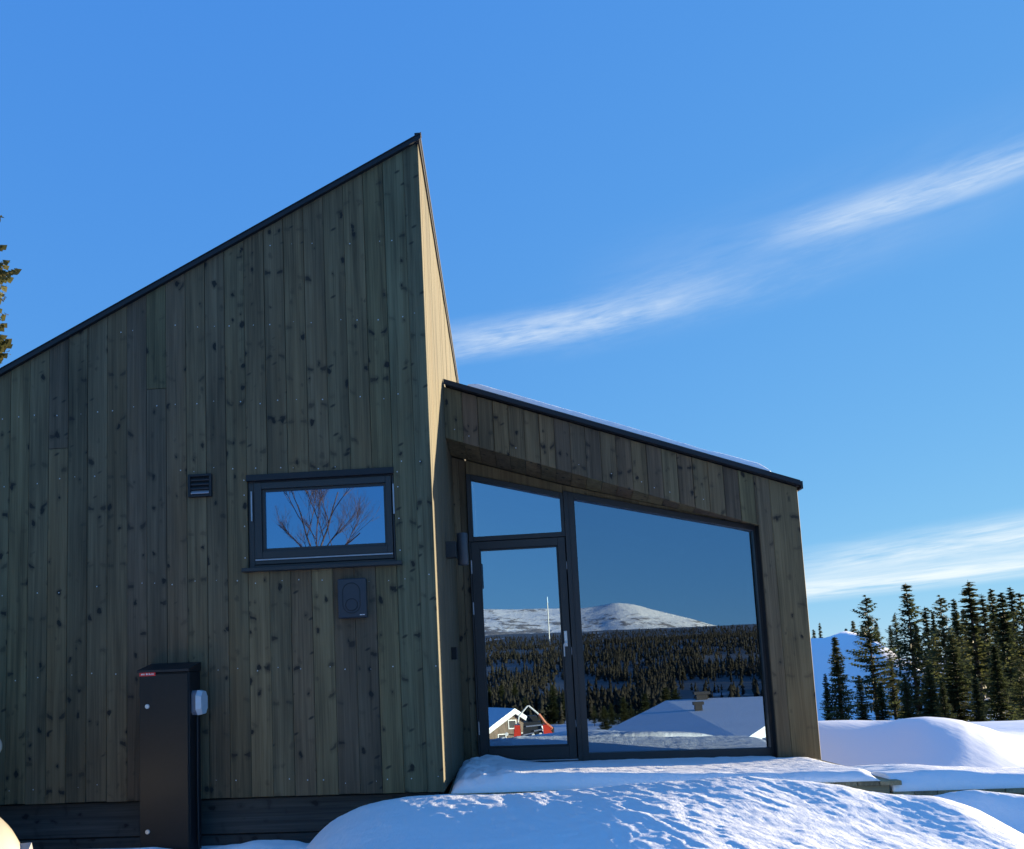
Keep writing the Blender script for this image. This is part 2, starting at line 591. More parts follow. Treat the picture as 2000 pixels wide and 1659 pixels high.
def foliage_mat(name, a, b, scale=1.2, trans=0.3):
    mt, nt, bs, out = new_mat(name)
    geo = N(nt, 'ShaderNodeNewGeometry')
    oi = N(nt, 'ShaderNodeObjectInfo')
    n = noise(nt, geo.outputs['Position'], scale, 3)
    f = smooth(nt, math_(nt, 'ADD', n, math_(nt, 'MULTIPLY', math_(nt, 'SUBTRACT', oi.outputs['Random'], 0.5), 0.3)), 0.3, 0.7)
    c = mixc(nt, f, (*a, 1), (*b, 1))
    nt.links.new(c, bs.inputs['Base Color'])
    bs.inputs['Roughness'].default_value = 0.7
    bs.inputs['Specular IOR Level'].default_value = 0.2
    tl = N(nt, 'ShaderNodeBsdfTranslucent')
    nt.links.new(c, tl.inputs['Color'])
    mx = N(nt, 'ShaderNodeMixShader')
    mx.inputs[0].default_value = trans
    nt.links.new(bs.outputs[0], mx.inputs[1])
    nt.links.new(tl.outputs[0], mx.inputs[2])
    nt.links.new(mx.outputs[0], out.inputs[0])
    return mt


GREY = [(0.074, 0.080, 0.072), (0.088, 0.094, 0.080), (0.068, 0.072, 0.070), (0.098, 0.098, 0.082), (0.082, 0.096, 0.078), (0.058, 0.060, 0.064), (0.086, 0.082, 0.074)]
M = {}
M['wall'] = wood('stained_cladding', [(t[0] * 1.68, t[1] * 1.20, t[2] * 0.73) for t in GREY])
M['corner'] = wood('stained_corner_boards', [(0.120, 0.108, 0.062), (0.128, 0.118, 0.066), (0.112, 0.104, 0.062)])
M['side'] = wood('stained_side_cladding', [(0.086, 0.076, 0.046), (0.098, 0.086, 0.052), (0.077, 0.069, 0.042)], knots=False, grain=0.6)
M['plinth'] = wood('plinth_boards', [(0.042, 0.044, 0.042), (0.050, 0.052, 0.048)], axis='X')
M['deck'] = wood('deck_timber', [(0.25, 0.20, 0.115), (0.29, 0.235, 0.135), (0.22, 0.18, 0.11)], axis='Y', knots=False)
M['deckx'] = wood('deck_fascia_timber', [(0.22, 0.185, 0.105), (0.24, 0.20, 0.12)], axis='X', knots=False)
M['frame'] = plain('anthracite_aluminium', (0.024, 0.025, 0.026), 0.42, 0.0, 0.5, 0.05, 0.0)
M['flash'] = plain('roof_flashing', (0.006, 0.007, 0.010), 0.55, 0.0, 0.5, 0.05)
M['dark'] = plain('black_membrane', (0.008, 0.009, 0.010), 0.8)
M['steel'] = plain('bright_steel', (0.62, 0.64, 0.66), 0.3, 0.9, 0.5, 0.03)
M['zinc'] = plain('zinc_nail', (0.55, 0.57, 0.58), 0.35, 0.6, 0.5, 0.1)
M['alu'] = plain('plain_aluminium', (0.36, 0.37, 0.40), 0.4, 0.5, 0.5, 0.05)
M['snow'] = snow_mat('wind_packed_snow', 0.35, fine=0.8)
M['snow_soft'] = snow_mat('soft_snow', 0.25)
M['pane'] = pane_mat('picture_pane', 0.36, (0.53, 0.70, 0.88))
M['pane3'] = pane_mat('gable_pane', 0.43, (0.34, 0.62, 0.98))
M['pane2'] = pane_mat('door_pane', 0.43, (0.60, 0.80, 1.0))
M['inside'] = plain('room_lining', (0.05, 0.045, 0.04), 0.8)
M['spruce'] = foliage_mat('spruce_needles', (0.044, 0.058, 0.024), (0.092, 0.098, 0.038), 0.5, 0.4)
M['pine'] = foliage_mat('pine_needles', (0.075, 0.080, 0.026), (0.17, 0.14, 0.05), 3.0)
M['forest'] = foliage_mat('far_forest', (0.012, 0.016, 0.009), (0.036, 0.029, 0.017), 0.10, 0.0)
M['bark'] = plain('bark', (0.060, 0.045, 0.034), 0.85, 0, 0.2, 0.3)
M['birch'] = plain('birch_twigs', (0.13, 0.060, 0.050), 0.7, 0, 0.2, 0.35, 0, 4)

# ------------------------------------------------------------------ terrain
GL_A = R(-3)
GP0 = Vector((-0.273, 8.10, 0))
GU = Vector((math.cos(GL_A), math.sin(GL_A), 0))
GOUT = Vector((math.sin(GL_A), -math.cos(GL_A), 0))          # towards the viewer
MIRX, MIRY = 0.845, 16.127                                       # where the eye's mirror image stands


def ground_z(x, y):
    """height of the natural ground (numpy)"""
    x = np.asarray(x, float)
    y = np.asarray(y, float)
    r = np.hypot(x, y)
    # plateau by the house
    z = -0.92 + 0.50 * sstep(y, 3.4, 6.0)
    z = z - 0.15 * sstep(x, 3.0, 9.0) * sstep(y, 4.0, 8.0)
    # falls away in front of the house (behind the camera)
    z = z - 4.6 * sstep(-y, 2.0, 26.0)
    # falls gently on the far side too
    z = z - 2.4 * sstep(y, 14.0, 48.0)
    # snow drift behind the terrace
    ax = np.degrees(np.arctan2(x, y))
    rr = np.hypot(x, y - 0.0)
    crest = np.interp(ax, [8, 14, 18, 19.7, 21, 22.4, 23.6, 24.5, 25.3, 26.2, 27.0, 28.2, 29.7, 33, 38, 46], [-0.30, -0.14, -0.085, -0.075, -0.078, -0.085, -0.075, -0.045, -0.030, -0.045, -0.075, -0.17, -0.33, -0.55, -0.75, -0.8])
    prof = np.where(rr < 12.0, np.exp(-((rr - 12.0) / 1.95) ** 2), np.exp(-((rr - 12.0) / 2.6) ** 2))
    fr = sstep(ax, 4, 12) * (1 - sstep(ax, 42, 60)) * sstep(y, 5.5, 8.0)
    z = z + (crest - z) * prof * fr
    # ploughed snow hill among the trees
    hx, hy = 22.0, 55.5
    u = (x - hx)
    v = (y - hy)
    hill = np.interp(u, [-30, -14, -6, -2.6, -0.9, 0.1, 1.4, 3.2, 5.6, 8, 13], [0.9, 3.4, 5.0, 5.15, 5.3, 5.6, 5.1, 3.3, 2.1, 1.0, 0.0]) * np.exp(-(v / 5.2) ** 2)
    z = z + hill * sstep(y, 30, 45)
    # valley side behind the camera
    ry = -(y - MIRY)
    z = z + 22.0 * sstep(ry, 120, 560) + 26.0 * sstep(ry, 480, 1000)
    z = z + fbm(x / 60.0, y / 60.0, 3, 4) * 1.6 * sstep(r, 70, 200)
    z = z + fbm(x / 5.0, y / 5.0, 9, 4) * 0.10 * sstep(r, 7.5, 14)
    return z


def gz(x, y):
    return float(ground_z(np.array([x]), np.array([y]))[0])


def terrain_mat():
    mt, nt, bs, out = new_mat('snow_country')
    geo = N(nt, 'ShaderNodeNewGeometry')
    p = geo.outputs['Position']
    mp = N(nt, 'ShaderNodeMapping')
    mp.inputs['Scale'].default_value = (1, 0.35, 1)
    nt.links.new(p, mp.inputs[0])
    n1 = noise(nt, mp.outputs[0], 0.06, 6, 0.7)
    sep = N(nt, 'ShaderNodeSeparateXYZ')
    nt.links.new(p, sep.inputs[0])
    far = math_(nt, 'SUBTRACT', 1.0, smooth(nt, sep.outputs[1], -420, -160))
    scrub = math_(nt, 'MULTIPLY', smooth(nt, n1, 0.50, 0.60), far)
    fl = math_(nt, 'MULTIPLY', math_(nt, 'SUBTRACT', 1.0, smooth(nt, sep.outputs[1], -130, -95)), smooth(nt, noise(nt, mp.outputs[0], 0.03, 5, 0.6), 0.30, 0.40))
    c = mixc(nt, math_(nt, 'MAXIMUM', math_(nt, 'MULTIPLY', scrub, 0.85), math_(nt, 'MULTIPLY', fl, 0.88)), (0.85, 0.875, 0.92, 1), (0.05, 0.045, 0.032, 1))
    nt.links.new(c, bs.inputs['Base Color'])
    bs.inputs['Roughness'].default_value = 0.65
    bs.inputs['Specular IOR Level'].default_value = 0.2
    mp2 = N(nt, 'ShaderNodeMapping')
    mp2.inputs['Rotation'].default_value = (0, 0, R(14))
    mp2.inputs['Scale'].default_value = (3.5, 0.9, 2)
    nt.links.new(p, mp2.inputs[0])
    b = N(nt, 'ShaderNodeBump')
    b.inputs['Strength'].default_value = 0.35
    b.inputs['Distance'].default_value = 0.03
    nt.links.new(math_(nt, 'ADD', noise(nt, mp2.outputs[0], 1.0, 5, 0.6), math_(nt, 'MULTIPLY', noise(nt, p, 30, 3), 0.08)), b.inputs['Height'])
    nt.links.new(b.outputs[0], bs.inputs['Normal'])
    return mt


M['terrain'] = terrain_mat()


def build_ground():
    azs = []
    a = -180.0
    while a < 180.0:
        azs.append(a)
        if 3 <= a < 48:
            a += 0.3
        elif a >= 150 or a < -140:
            a += 0.6
        else:
            a += 2.0
    az = np.radians(np.array(azs))
    rad = [0.0]
    r = 0.6
    while r < 9000:
        rad.append(r)
        r *= 1.035 if r < 90 else 1.06
    rad = np.array(rad[1:])
    A, Rr = np.meshgrid(az, rad)
    X = Rr * np.sin(A)
    Y = Rr * np.cos(A)
    Z = ground_z(X, Y)
    n, k = X.shape
    V = np.stack([X, Y, Z], -1).reshape(-1, 3)
    V = np.vstack([V, [[0, 0, gz(0, 0)]]])
    i, j = np.meshgrid(np.arange(n - 1), np.arange(k), indexing='ij')
    j2 = (j + 1) % k
    F = np.stack([i * k + j, (i + 1) * k + j, (i + 1) * k + j2, i * k + j2], -1).reshape(-1, 4)
    c = len(V) - 1
    jj = np.arange(k)
    F = np.vstack([F, np.stack([np.full(k, c), jj, (jj + 1) % k, np.full(k, c)], -1)[:0]])
    me = npmesh('ground', V, F, M['terrain'], True)
    fixnormals(me)
    link('ground', me, kind='structure')


build_ground()


def mountain_mat():
    mt, nt, bs, out = new_mat('bare_mountain')
    geo = N(nt, 'ShaderNodeNewGeometry')
    p = geo.outputs['Position']
    sep = N(nt, 'ShaderNodeSeparateXYZ')
    nt.links.new(p, sep.inputs[0])
    mp = N(nt, 'ShaderNodeMapping')
    mp.inputs['Scale'].default_value = (1, 0.6, 2.2)
    nt.links.new(p, mp.inputs[0])
    n1 = noise(nt, mp.outputs[0], 0.045, 7, 0.72)
    n2 = noise(nt, mp.outputs[0], 0.012, 4, 0.6)
    low = math_(nt, 'SUBTRACT', 1.0, smooth(nt, sep.outputs[2], 45, 98))
    left = math_(nt, 'SUBTRACT', 1.0, smooth(nt, sep.outputs[0], -110, -10))
    thr = math_(nt, 'ADD', math_(nt, 'ADD', n1, math_(nt, 'MULTIPLY', n2, 0.35)), math_(nt, 'MULTIPLY', math_(nt, 'ADD', low, math_(nt, 'MULTIPLY', left, 0.6)), 0.10))
    scrub = smooth(nt, thr, 0.74, 0.86)
    c = mixc(nt, math_(nt, 'MULTIPLY', scrub, 0.8), (0.92, 0.87, 0.80, 1), (0.12, 0.095, 0.080, 1))
    nt.links.new(c, bs.inputs['Base Color'])
    bs.inputs['Roughness'].default_value = 0.8
    bs.inputs['Specular IOR Level'].default_value = 0.1
    b = N(nt, 'ShaderNodeBump')
    b.inputs['Strength'].default_value = 0.6
    b.inputs['Distance'].default_value = 6.0
    nt.links.new(n1, b.inputs['Height'])
    nt.links.new(b.outputs[0], bs.inputs['Normal'])
    return mt


def build_mountain():
    # skyline as seen in the glass: azimuth (from -Y towards +X) and elevation about the mirrored eye
    A = np.array([-70, -50, -36, -30, -26, -22.2, -19, -16.0, -15.2, -14.4, -13.8, -13.2, -12.4, -10.66, -9.0, -7.65, -6.2, -4.72, -2.5, 2, 10, 30])
    E = np.array([1.5, 2.6, 3.6, 4.1, 4.3, 4.25, 4.10, 4.00, 4.06, 4.18, 4.25, 4.20, 4.03, 3.45, 2.95, 2.45, 2.1, 1.72, 1.5, 1.3, 1.0, 0.5])
    az = np.arange(-75, 35, 0.18)
    rr = np.linspace(780, 2300, 110)
    AZ, RR = np.meshgrid(az, rr)
    kk_ = np.hanning(9)
    e1 = np.convolve(np.pad(np.interp(az, A, E), 4, mode='edge'), kk_ / kk_.sum(), mode='valid')
    e = np.broadcast_to(e1, AZ.shape)
    top = 1500.0
    H = top * np.tan(np.radians(e)) + 0.7
    t = np.clip((RR - 780) / (top - 780), 0, 1)
    base = 16.0
    f = 0.25 * t + 0.75 * t ** 1.9
    back = sstep(RR, top, 2300)
    X = MIRX + RR * np.sin(np.radians(AZ + 16))
    Y = MIRY - RR * np.cos(np.radians(AZ + 16))
    Z = base + (H - base) * f - back * (H + 30)
    rough = fbm(X / 130., Y / 130., 21, 5) * 7 * np.sin(np.pi * np.clip(t, 0, 1)) * (1 - back)
    Z = Z + rough + fbm(X / 30., Y / 30., 5, 3) * 0.9 * (1 - back)
    Z[0, :] -= 40
    n, k = X.shape
    V = np.stack([X, Y, Z], -1).reshape(-1, 3)
    i, j = np.meshgrid(np.arange(n - 1), np.arange(k - 1), indexing='ij')
    F = np.stack([i * k + j, i * k + j + 1, (i + 1) * k + j + 1, (i + 1) * k + j], -1).reshape(-1, 4)
    me = npmesh('mountain', V, F, mountain_mat(), True)
    fixnormals(me)
    link('mountain', me, kind='structure')


build_mountain()


def build_bank():
    # crest of the bank shovelled up against the terrace
    cx = [-1.75, -1.50, -1.36, -1.26, -1.173, -1.104, -1.001, -0.899, -0.696, -0.362, 0.101, 0.591, 1.077, 1.588, 1.776, 2.057, 2.16, 2.27, 2.345, 2.429, 2.516, 2.602, 2.718, 2.824, 3.022, 3.4, 4.0, 5.4]
    cz = [-0.90, -0.72, -0.52, -0.383, -0.285, -0.228, -0.173, -0.136, -0.090, -0.078, -0.082, -0.070, -0.040, -0.020, -0.035, -0.063, -0.080, -0.108, -0.116, -0.122, -0.120, -0.127, -0.163, -0.219, -0.354, -0.48, -0.58, -0.68]
    xs = np.arange(-1.9, 4.9, 0.0135)
    ys = np.arange(2.2, 6.172, 0.0135)
    X, Y = np.meshgrid(xs, ys)
    yc = np.interp(X, [1.7, 2.5], [5.75, 5.40])
    dy = Y - yc
    # the high line swings to the left on its way down to the camera
    XS = X + 0.35 * np.clip(-dy, 0, 3) * sstep(X, -0.5, 0.7) * (1 - 0.7 * sstep(X, 1.9, 2.6))
    c = np.interp(XS, cx, cz)
    k = np.ones(13) / 13
    c = np.apply_along_axis(lambda r_: np.convolve(np.pad(r_, 6, mode='edge'), k, mode='valid'), 1, c)
    base = ground_z(X, Y) - 0.03
    d_ = np.clip(-dy, 0, None)
    # lower line of the bank nearer the camera: it leans down towards the right
    lx = [-2.0, -1.6, -1.25, -0.95, -0.6, -0.2, 0.2, 0.65, 0.95, 1.4, 1.9, 2.5, 3.2, 4.0, 5.0]
    lz = [-0.85, -0.72, -0.45, -0.30, -0.215, -0.165, -0.125, -0.090, -0.090, -0.135, -0.195, -0.29, -0.45, -0.58, -0.68]
    c2 = np.interp(X, lx, lz)
    kw = np.hanning(27)
    kw /= kw.sum()
    c2 = np.broadcast_to(np.convolve(np.pad(c2[0], 13, mode='edge'), kw, mode='valid'), X.shape)
    w_ = sstep(d_, -0.35, 1.45)
    w0 = float(sstep(np.array(0.0), -0.35, 1.45))
    w_ = np.clip((w_ - w0) / (1 - w0), 0, 1)
    z = c * (1 - w_) + c2 * w_ - 0.05 * np.clip(d_ - 1.2, 0, None)
    foot = sstep(Y, 2.3, 3.6)
    back = 1 - 0.5 * sstep(dy, 0.10, 0.45)
    z = base + (z - base) * foot * back
    # second hump behind, to the right
    h2 = np.interp(X, [2.3, 2.63, 2.745, 2.888, 3.028, 3.3, 3.7, 4.2, 4.9], [-0.46, -0.20, -0.184, -0.160, -0.157, -0.189, -0.25, -0.34, -0.45])
    p2 = np.exp(-((Y - 5.86) / 0.33) ** 2) * sstep(X, 2.2, 2.7)
    z = np.maximum(z, base + (h2 - base) * p2)
    # wind ripples: long furrows running down towards the camera and to the right
    th = R(15)
    q = X * math.cos(th) + Y * math.sin(th)
    s = -X * math.sin(th) + Y * math.cos(th)
    wob = fbm(q * 1.3, s * 1.1, 31, 3) * 0.16
    n1 = 1 - np.abs(fbm((q + wob) * 7.0, s * 0.9, 11, 3)) * 2.0
    n2 = 1 - np.abs(fbm((q + wob) * 15.0, s * 2.6, 12, 3)) * 2.0
    n3 = fbm(q * 34, s * 9.0, 13, 3)
    amp = np.interp(X, [-1.5, -0.75, -0.3, 0.2, 0.8, 1.6, 2.4, 4.7], [0.08, 0.14, 0.40, 0.85, 1.0, 0.75, 0.5, 0.45])
    patch = 0.55 + 0.65 * sstep(fbm(X * 1.1 + 3, Y * 0.9, 41, 3), -0.35, 0.35)
    z = z + amp * patch * (n1 * 0.0052 + n2 * 0.0040 + n3 * 0.0026) * sstep(Y, 2.6, 3.4) + fbm(X * 1.4, Y * 1.4, 51, 3) * 0.012
    z = z + fbm(X * 42, Y * 42, 61, 3) * 0.0017 + fbm(X * 9, Y * 9, 63, 3) * 0.006
    # cut off everything that is only the ground again
    n, kk = X.shape
    keep = (z - base) > 0.012
    edge = np.where(keep, z, base - 0.05)
    V = np.stack([X, Y, edge], -1).reshape(-1, 3)
    i, j = np.meshgrid(np.arange(n - 1), np.arange(kk - 1), indexing='ij')
    F = np.stack([i * kk + j, i * kk + j + 1, (i + 1) * kk + j + 1, (i + 1) * kk + j], -1).reshape(-1, 4)
    kf = keep.reshape(-1)
    F = F[(kf[F].sum(1) > 0)]
    me = npmesh('snow_bank', V, F, M['snow'], True)
    o = link('snow_bank', me, kind='structure')


build_bank()

# ------------------------------------------------------------------ the cabin
cabin = empty('cabin', (-0.355, 6.1, -0.45), 'dark stained timber cabin with pointed tall gable and lower glazed wing', 'cabin')


def frame_pt(o, u, out):
    o, u, out = Vector(o), Vector(u), Vector(out)
    return lambda a, z, d=0.0: o + u * a + out * d + Vector((0, 0, z))


FA = frame_pt((0, 6.1, 0), (1, 0, 0), (0, -1, 0))                 # gable wall
wdir = Vector((0.041, 1, 0)).normalized()
FS = frame_pt((-0.355, 6.1, 0), wdir, (wdir.y, -wdir.x, 0))       # side wall of the tall part
WA = R(6)
WP0 = Vector((-0.2985, 7.48, 0))
WU = Vector((math.cos(WA), math.sin(WA), 0))
FW = frame_pt(WP0, WU, (math.sin(WA), -math.cos(WA), 0))                 # wing front
FG = frame_pt(GP0, GU, GOUT)                                      # glazed wall, set back and turned


def inset(poly, d):
    """shrink a convex polygon by d"""
    n = len(poly)
    P = [Vector((a, b)) for a, b in poly]
    area = sum(P[i].x * P[(i + 1) % n].y - P[(i + 1) % n].x * P[i].y for i in range(n))
    sg = 1 if area > 0 else -1
    res = []
    for i in range(n):
        p0, p1, p2 = P[i - 1], P[i], P[(i + 1) % n]
        e1 = (p1 - p0).normalized()
        e2 = (p2 - p1).normalized()
        n1 = Vector((-e1.y, e1.x)) * sg
        n2 = Vector((-e2.y, e2.x)) * sg
        den = 1 + n1.dot(n2)
        if den < 0.1:
            den = 0.1
        res.append(tuple(p1 + (n1 + n2) * (d / den)))
    return res


def slab(fr, poly, d0, d1, ch=0.0):
    """polygon in a wall plane, from depth d0 (back) to d1 (face, chamfered)"""
    mb = MB()
    if ch > 0:
        inn = inset(poly, ch)
        n = len(poly)
        vs = [fr(a, z, d1) for a, z in inn] + [fr(a, z, d1 - ch) for a, z in poly] + [fr(a, z, d0) for a, z in poly]
        fs = [tuple(range(n)), tuple(reversed(range(2 * n, 3 * n)))]
        for i in range(n):
            j = (i + 1) % n
            fs.append((i, n + i, n + j, j))
            fs.append((n + i, 2 * n + i, 2 * n + j, n + j))
        mb.add(vs, fs)
    else:
        mb.prism([fr(a, z, d1) for a, z in poly], [fr(a, z, d0) for a, z in poly])
    return mb


def merge(dst, src):
    dst.add(src.v, src.f)
    return dst


def board(fr, poly, parent, mat, th=0.022, face=0.0, ch=0.0035, name='board'):
    j = random.uniform(-0.0016, 0.0016)
    o = slab(fr, inset(poly, random.choice((0.0006, 0.0010, 0.0016, 0.0022))), face - th, face + j, ch * random.uniform(0.5, 1.0)).build(name, mat, parent)
    return o


def part(name, mb, mat, parent=cabin, **kw):
    return mb.build(name, mat, parent, **kw)


ROOF_S = 0.4983
RIDGE_F = 0.235        # the ridge falls towards the back


def rz(x):        # underside of the rake flashing on the gable wall
    return 4.671 + ROOF_S * (x + 0.355)


# gable wall: backing and boards
XL = -7.0
mb = MB()
for poly in ([(XL, -0.09), (-1.70, -0.09), (-1.70, rz(-1.70)), (XL, rz(XL))],
             [(-0.629, -0.09), (-0.372, -0.09), (-0.372, rz(-0.372)), (-0.629, rz(-0.629))],
             [(-1.70, -0.09), (-0.629, -0.09), (-0.629, 1.50), (-1.70, 1.50)],
             [(-1.70, 2.20), (-0.629, 2.20), (-0.629, rz(-0.629)), (-1.70, rz(-1.70))]):
    merge(mb, slab(FA, poly, -0.18, -0.030))
gable = part('gable_wall', mb, M['dark'])
edges = [-0.355, -0.470, -0.629] + [-0.629 - 0.153 * k for k in range(1, 8)]
while edges[-1] > XL + 0.15:
    edges.append(edges[-1] - 0.1496)
for i in range(len(edges) - 1):
    x1, x0 = edges[i], edges[i + 1]
    zt0, zt1 = rz(x0) + 0.01, rz(x1) + 0.01
    inwin = x1 <= -0.628 and x0 >= -1.705
    jz = random.uniform(-0.004, 0.004)
    if inwin:
        board(FA, [(x0, -0.09 + jz), (x1, -0.09 + jz), (x1, 1.50), (x0, 1.50)], gable, M['wall'])
        board(FA, [(x0, 2.195), (x1, 2.195), (x1, zt1), (x0, zt0)], gable, M['wall'])
    else:
        cut = None
        if i % 5 == 3 and x0 > -6 and zt0 > 2.8:
            cut = {3: 2.2, 8: 1.1, 13: 2.9, 18: 2.49, 23: 1.4}.get(i, None)
        if cut:
            board(FA, [(x0, -0.09 + jz), (x1, -0.09 + jz), (x1, cut), (x0, cut)], gable, M['wall'])
            board(FA, [(x0, cut), (x1, cut), (x1, zt1), (x0, zt0)], gable, M['wall'])
        else:
            board(FA, [(x0, -0.09 + jz), (x1, -0.09 + jz), (x1, zt1), (x0, zt0)], gable, M['corner'] if i < 2 else M['wall'])

# nail heads on the gable wall
nb = MB()


def nail(fr, a, z, r=0.0048, d=0.0026):
    n = 6
    vs = [fr(a + r * math.cos(2 * math.pi * k / n), z + r * math.sin(2 * math.pi * k / n), 0.0005) for k in range(n)] + [fr(a, z, d)]
    nb.add(vs, [(k, (k + 1) % n, n) for k in range(n)])


rn = random.Random(5)
for i in range(len(edges) - 1):
    xm = (edges[i] + edges[i + 1]) / 2
    win = xm < -0.62 and xm > -1.71
    rows = [0.02, 0.80, 1.42, 2.25, 2.75, 3.35, 3.95]
    for zrow in rows:
        if win and 1.45 < zrow < 2.24:
            continue
        if zrow > rz(xm) - 0.12:
            continue
        if rn.random() < 0.16:
            continue
        nail(FA, xm + rn.uniform(-0.04, 0.04), zrow + rn.uniform(-0.015, 0.015) + 0.02 * math.sin(xm * 2), 0.0048 if rn.random() < 0.7 else 0.0036)
for z in (1.60, 1.83, 2.06, 2.17):
    nail(FA, -1.722, z)
    nail(FA, -0.60, z)
part('nail_head', nb, M['zinc'], gable, kind='stuff', fix=False)

# side wall
mb = MB()
rs_ = lambda q: 4.672 - RIDGE_F * q
merge(mb, slab(FS, [(0.03, -0.09), (6.2, -0.09), (6.2, rs_(6.2) - 0.01), (0.03, rs_(0.03) - 0.01)], -0.18, -0.030))
side = part('side_wall', mb, M['dark'])
s = 0.0
k = 0
while s < 6.1:
    w = 0.135 if k else 0.10
    board(FS, [(s, -0.09 + random.uniform(-0.004, 0.004)), (s + w, -0.09), (s + w, rs_(s + w)), (s, rs_(s))], side, M['side'])
    s += w
    k += 1

# roof of the tall part: slab, rake flashing, ridge flashing
mb = MB()
y0, y1 = 6.075, 12.3
xa, xb = -0.33, -7.3
vs = []
for (x, dz) in ((xa, 0.0), (xb, 0.0), (xb, 0.034), (xa, 0.034)):
    vs.append((x, rz(x) + dz + 0.012))
front = [(x, 6.13, z) for x, z in vs]
backp = [(x + 0.25, 12.3, z - RIDGE_F * 6.2) for x, z in vs]
mb.prism(front, backp)
roof = part('roof', mb, M['flash'])
mb = MB()
rf = [(xa, rz(xa) + 0.006), (xb, rz(xb) + 0.006), (xb, rz(xb) + 0.046), (xa, rz(xa) + 0.044)]
mb.prism([(x, 6.068, z) for x, z in rf], [(x, 6.125, z) for x, z in rf])
mb.prism([(xa + 0.004, 6.062, rz(xa) + 0.0445), (xb, 6.062, rz(xb) + 0.0465), (xb, 6.062, rz(xb) + 0.051), (xa + 0.004, 6.062, rz(xa) + 0.051)],
         [(xa + 0.004, 6.128, rz(xa) + 0.0445), (xb, 6.128, rz(xb) + 0.0465), (xb, 6.128, rz(xb) + 0.051), (xa + 0.004, 6.128, rz(xa) + 0.051)])
part('rake_flashing', mb, M['flash'], roof)
part('ridge_flashing', slab(FS, [(-0.03, rs_(-0.03) - 0.006), (6.2, rs_(6.2) - 0.006), (6.2, rs_(6.2) + 0.056), (-0.03, rs_(-0.03) + 0.056)], -0.02, 0.014), M['flash'], roof)

# plinth of horizontal boards below the gable wall
pl = part('plinth', slab(frame_pt((0, 6.2, 0), (1, 0, 0), (0, -1, 0)), [(XL, -0.95), (-0.37, -0.95), (-0.37, -0.08), (XL, -0.08)], -0.1, 0.0), M['dark'])
FP = frame_pt((0, 6.165, 0), (1, 0, 0), (0, -1, 0))
for xa_, xb_ in ((XL, -3.9), (-3.9, -0.40)):
    board(FP, [(xa_, -0.345), (xb_, -0.345), (xb_, -0.10), (xa_, -0.10)], pl, M['plinth'])
    board(FP, [(xa_, -0.60), (xb_, -0.60), (xb_, -0.350), (xa_, -0.350)], pl, M['plinth'], face=0.006)
    board(FP, [(xa_, -0.90), (xb_, -0.90), (xb_, -0.604), (xa_, -0.604)], pl, M['plinth'])

# gable window
win = MB()
wi = (-1.70, -0.629, 1.523, 2.195)


def ring(mb, fr, o, i, d0, d1):
    """rectangular ring between outer (x0,x1,z0,z1) and inner rectangles: stiles full height, rails between"""
    for poly in ([(o[0], o[2]), (i[0], o[2]), (i[0], o[3]), (o[0], o[3])], [(i[1], o[2]), (o[1], o[2]), (o[1], o[3]), (i[1], o[3])],
                 [(i[0], o[2]), (i[1], o[2]), (i[1], i[2]), (i[0], i[2])], [(i[0], i[3]), (i[1], i[3]), (i[1], o[3]), (i[0], o[3])]):
        merge(mb, slab(fr, poly, d0, d1, 0.002))


ring(win, FA, (-1.697, -0.632, 1.526, 2.192), (-1.655, -0.646, 1.545, 2.150), -0.10, -0.022)
gw = part('gable_window', win, M['frame'])
mb = MB()
ring(mb, FA, (-1.652, -0.649, 1.588, 2.147), (-1.598, -0.690, 1.640, 2.100), -0.085, -0.008)
ring(mb, FA, (-1.598, -0.690, 1.640, 2.100), (-1.574, -0.707, 1.664, 2.082), -0.085, -0.026)
part('sash', mb, M['frame'], gw)
part('lower_frame', slab(FA, [(-1.653, 1.547), (-0.648, 1.547), (-0.648, 1.575), (-1.653, 1.575)], -0.08, -0.012, 0.002), M['frame'], gw)
part('weather_strip', slab(FA, [(-1.648, 1.576), (-0.652, 1.576), (-0.652, 1.585), (-1.648, 1.585)], -0.08, -0.004), M['alu'], gw)
part('pane', slab(FA, [(-1.576, 1.662), (-0.705, 1.662), (-0.705, 2.084), (-1.576, 2.084)], -0.062, -0.040), M['pane3'], gw)
for x in (-1.668, -0.633):
    part('hinge', MB().tube([FA(x, 1.865, 0.002), FA(x, 2.083, 0.002)], [0.0062, 0.0062], 8), M['alu'], gw)
mb = MB()
merge(mb, slab(FA, [(-1.735, 1.492), (-0.588, 1.492), (-0.588, 1.520), (-1.735, 1.520)], -0.08, 0.055, 0.003))
part('sill', mb, M['frame'], gw)
part('head_flashing', slab(FA, [(-1.705, 2.160), (-0.626, 2.160), (-0.626, 2.205), (-1.705, 2.205)], -0.03, 0.012, 0.002), M['flash'], gw)

# ventilation grille
vt = MB()
ring(vt, FA, (-2.130, -1.956, 2.062, 2.230), (-2.112, -1.974, 2.078, 2.212), 0.001, 0.028)
merge(vt, slab(FA, [(-2.112, 2.078), (-1.974, 2.078), (-1.974, 2.212), (-2.112, 2.212)], 0.001, 0.006))
vent = part('vent_grille', vt, M['flash'])
for k in range(4):
    z0 = 2.084 + k * 0.032
    mbs = MB()
    mbs.prism([FA(-2.110, z0, 0.024), FA(-1.976, z0, 0.024), FA(-1.976, z0 + 0.005, 0.026), FA(-2.110, z0 + 0.005, 0.026)],
              [FA(-2.110, z0 + 0.022, 0.008), FA(-1.976, z0 + 0.022, 0.008), FA(-1.976, z0 + 0.027, 0.010), FA(-2.110, z0 + 0.027, 0.010)])
    part('slat', mbs, M['alu'] if k == 0 else M['frame'], vent)

# ------------------------------------------------------------------ wing


def wt(x):
    return 3.251 - 0.3257 * x


def wb(x):
    return 2.783 - 0.3214 * x


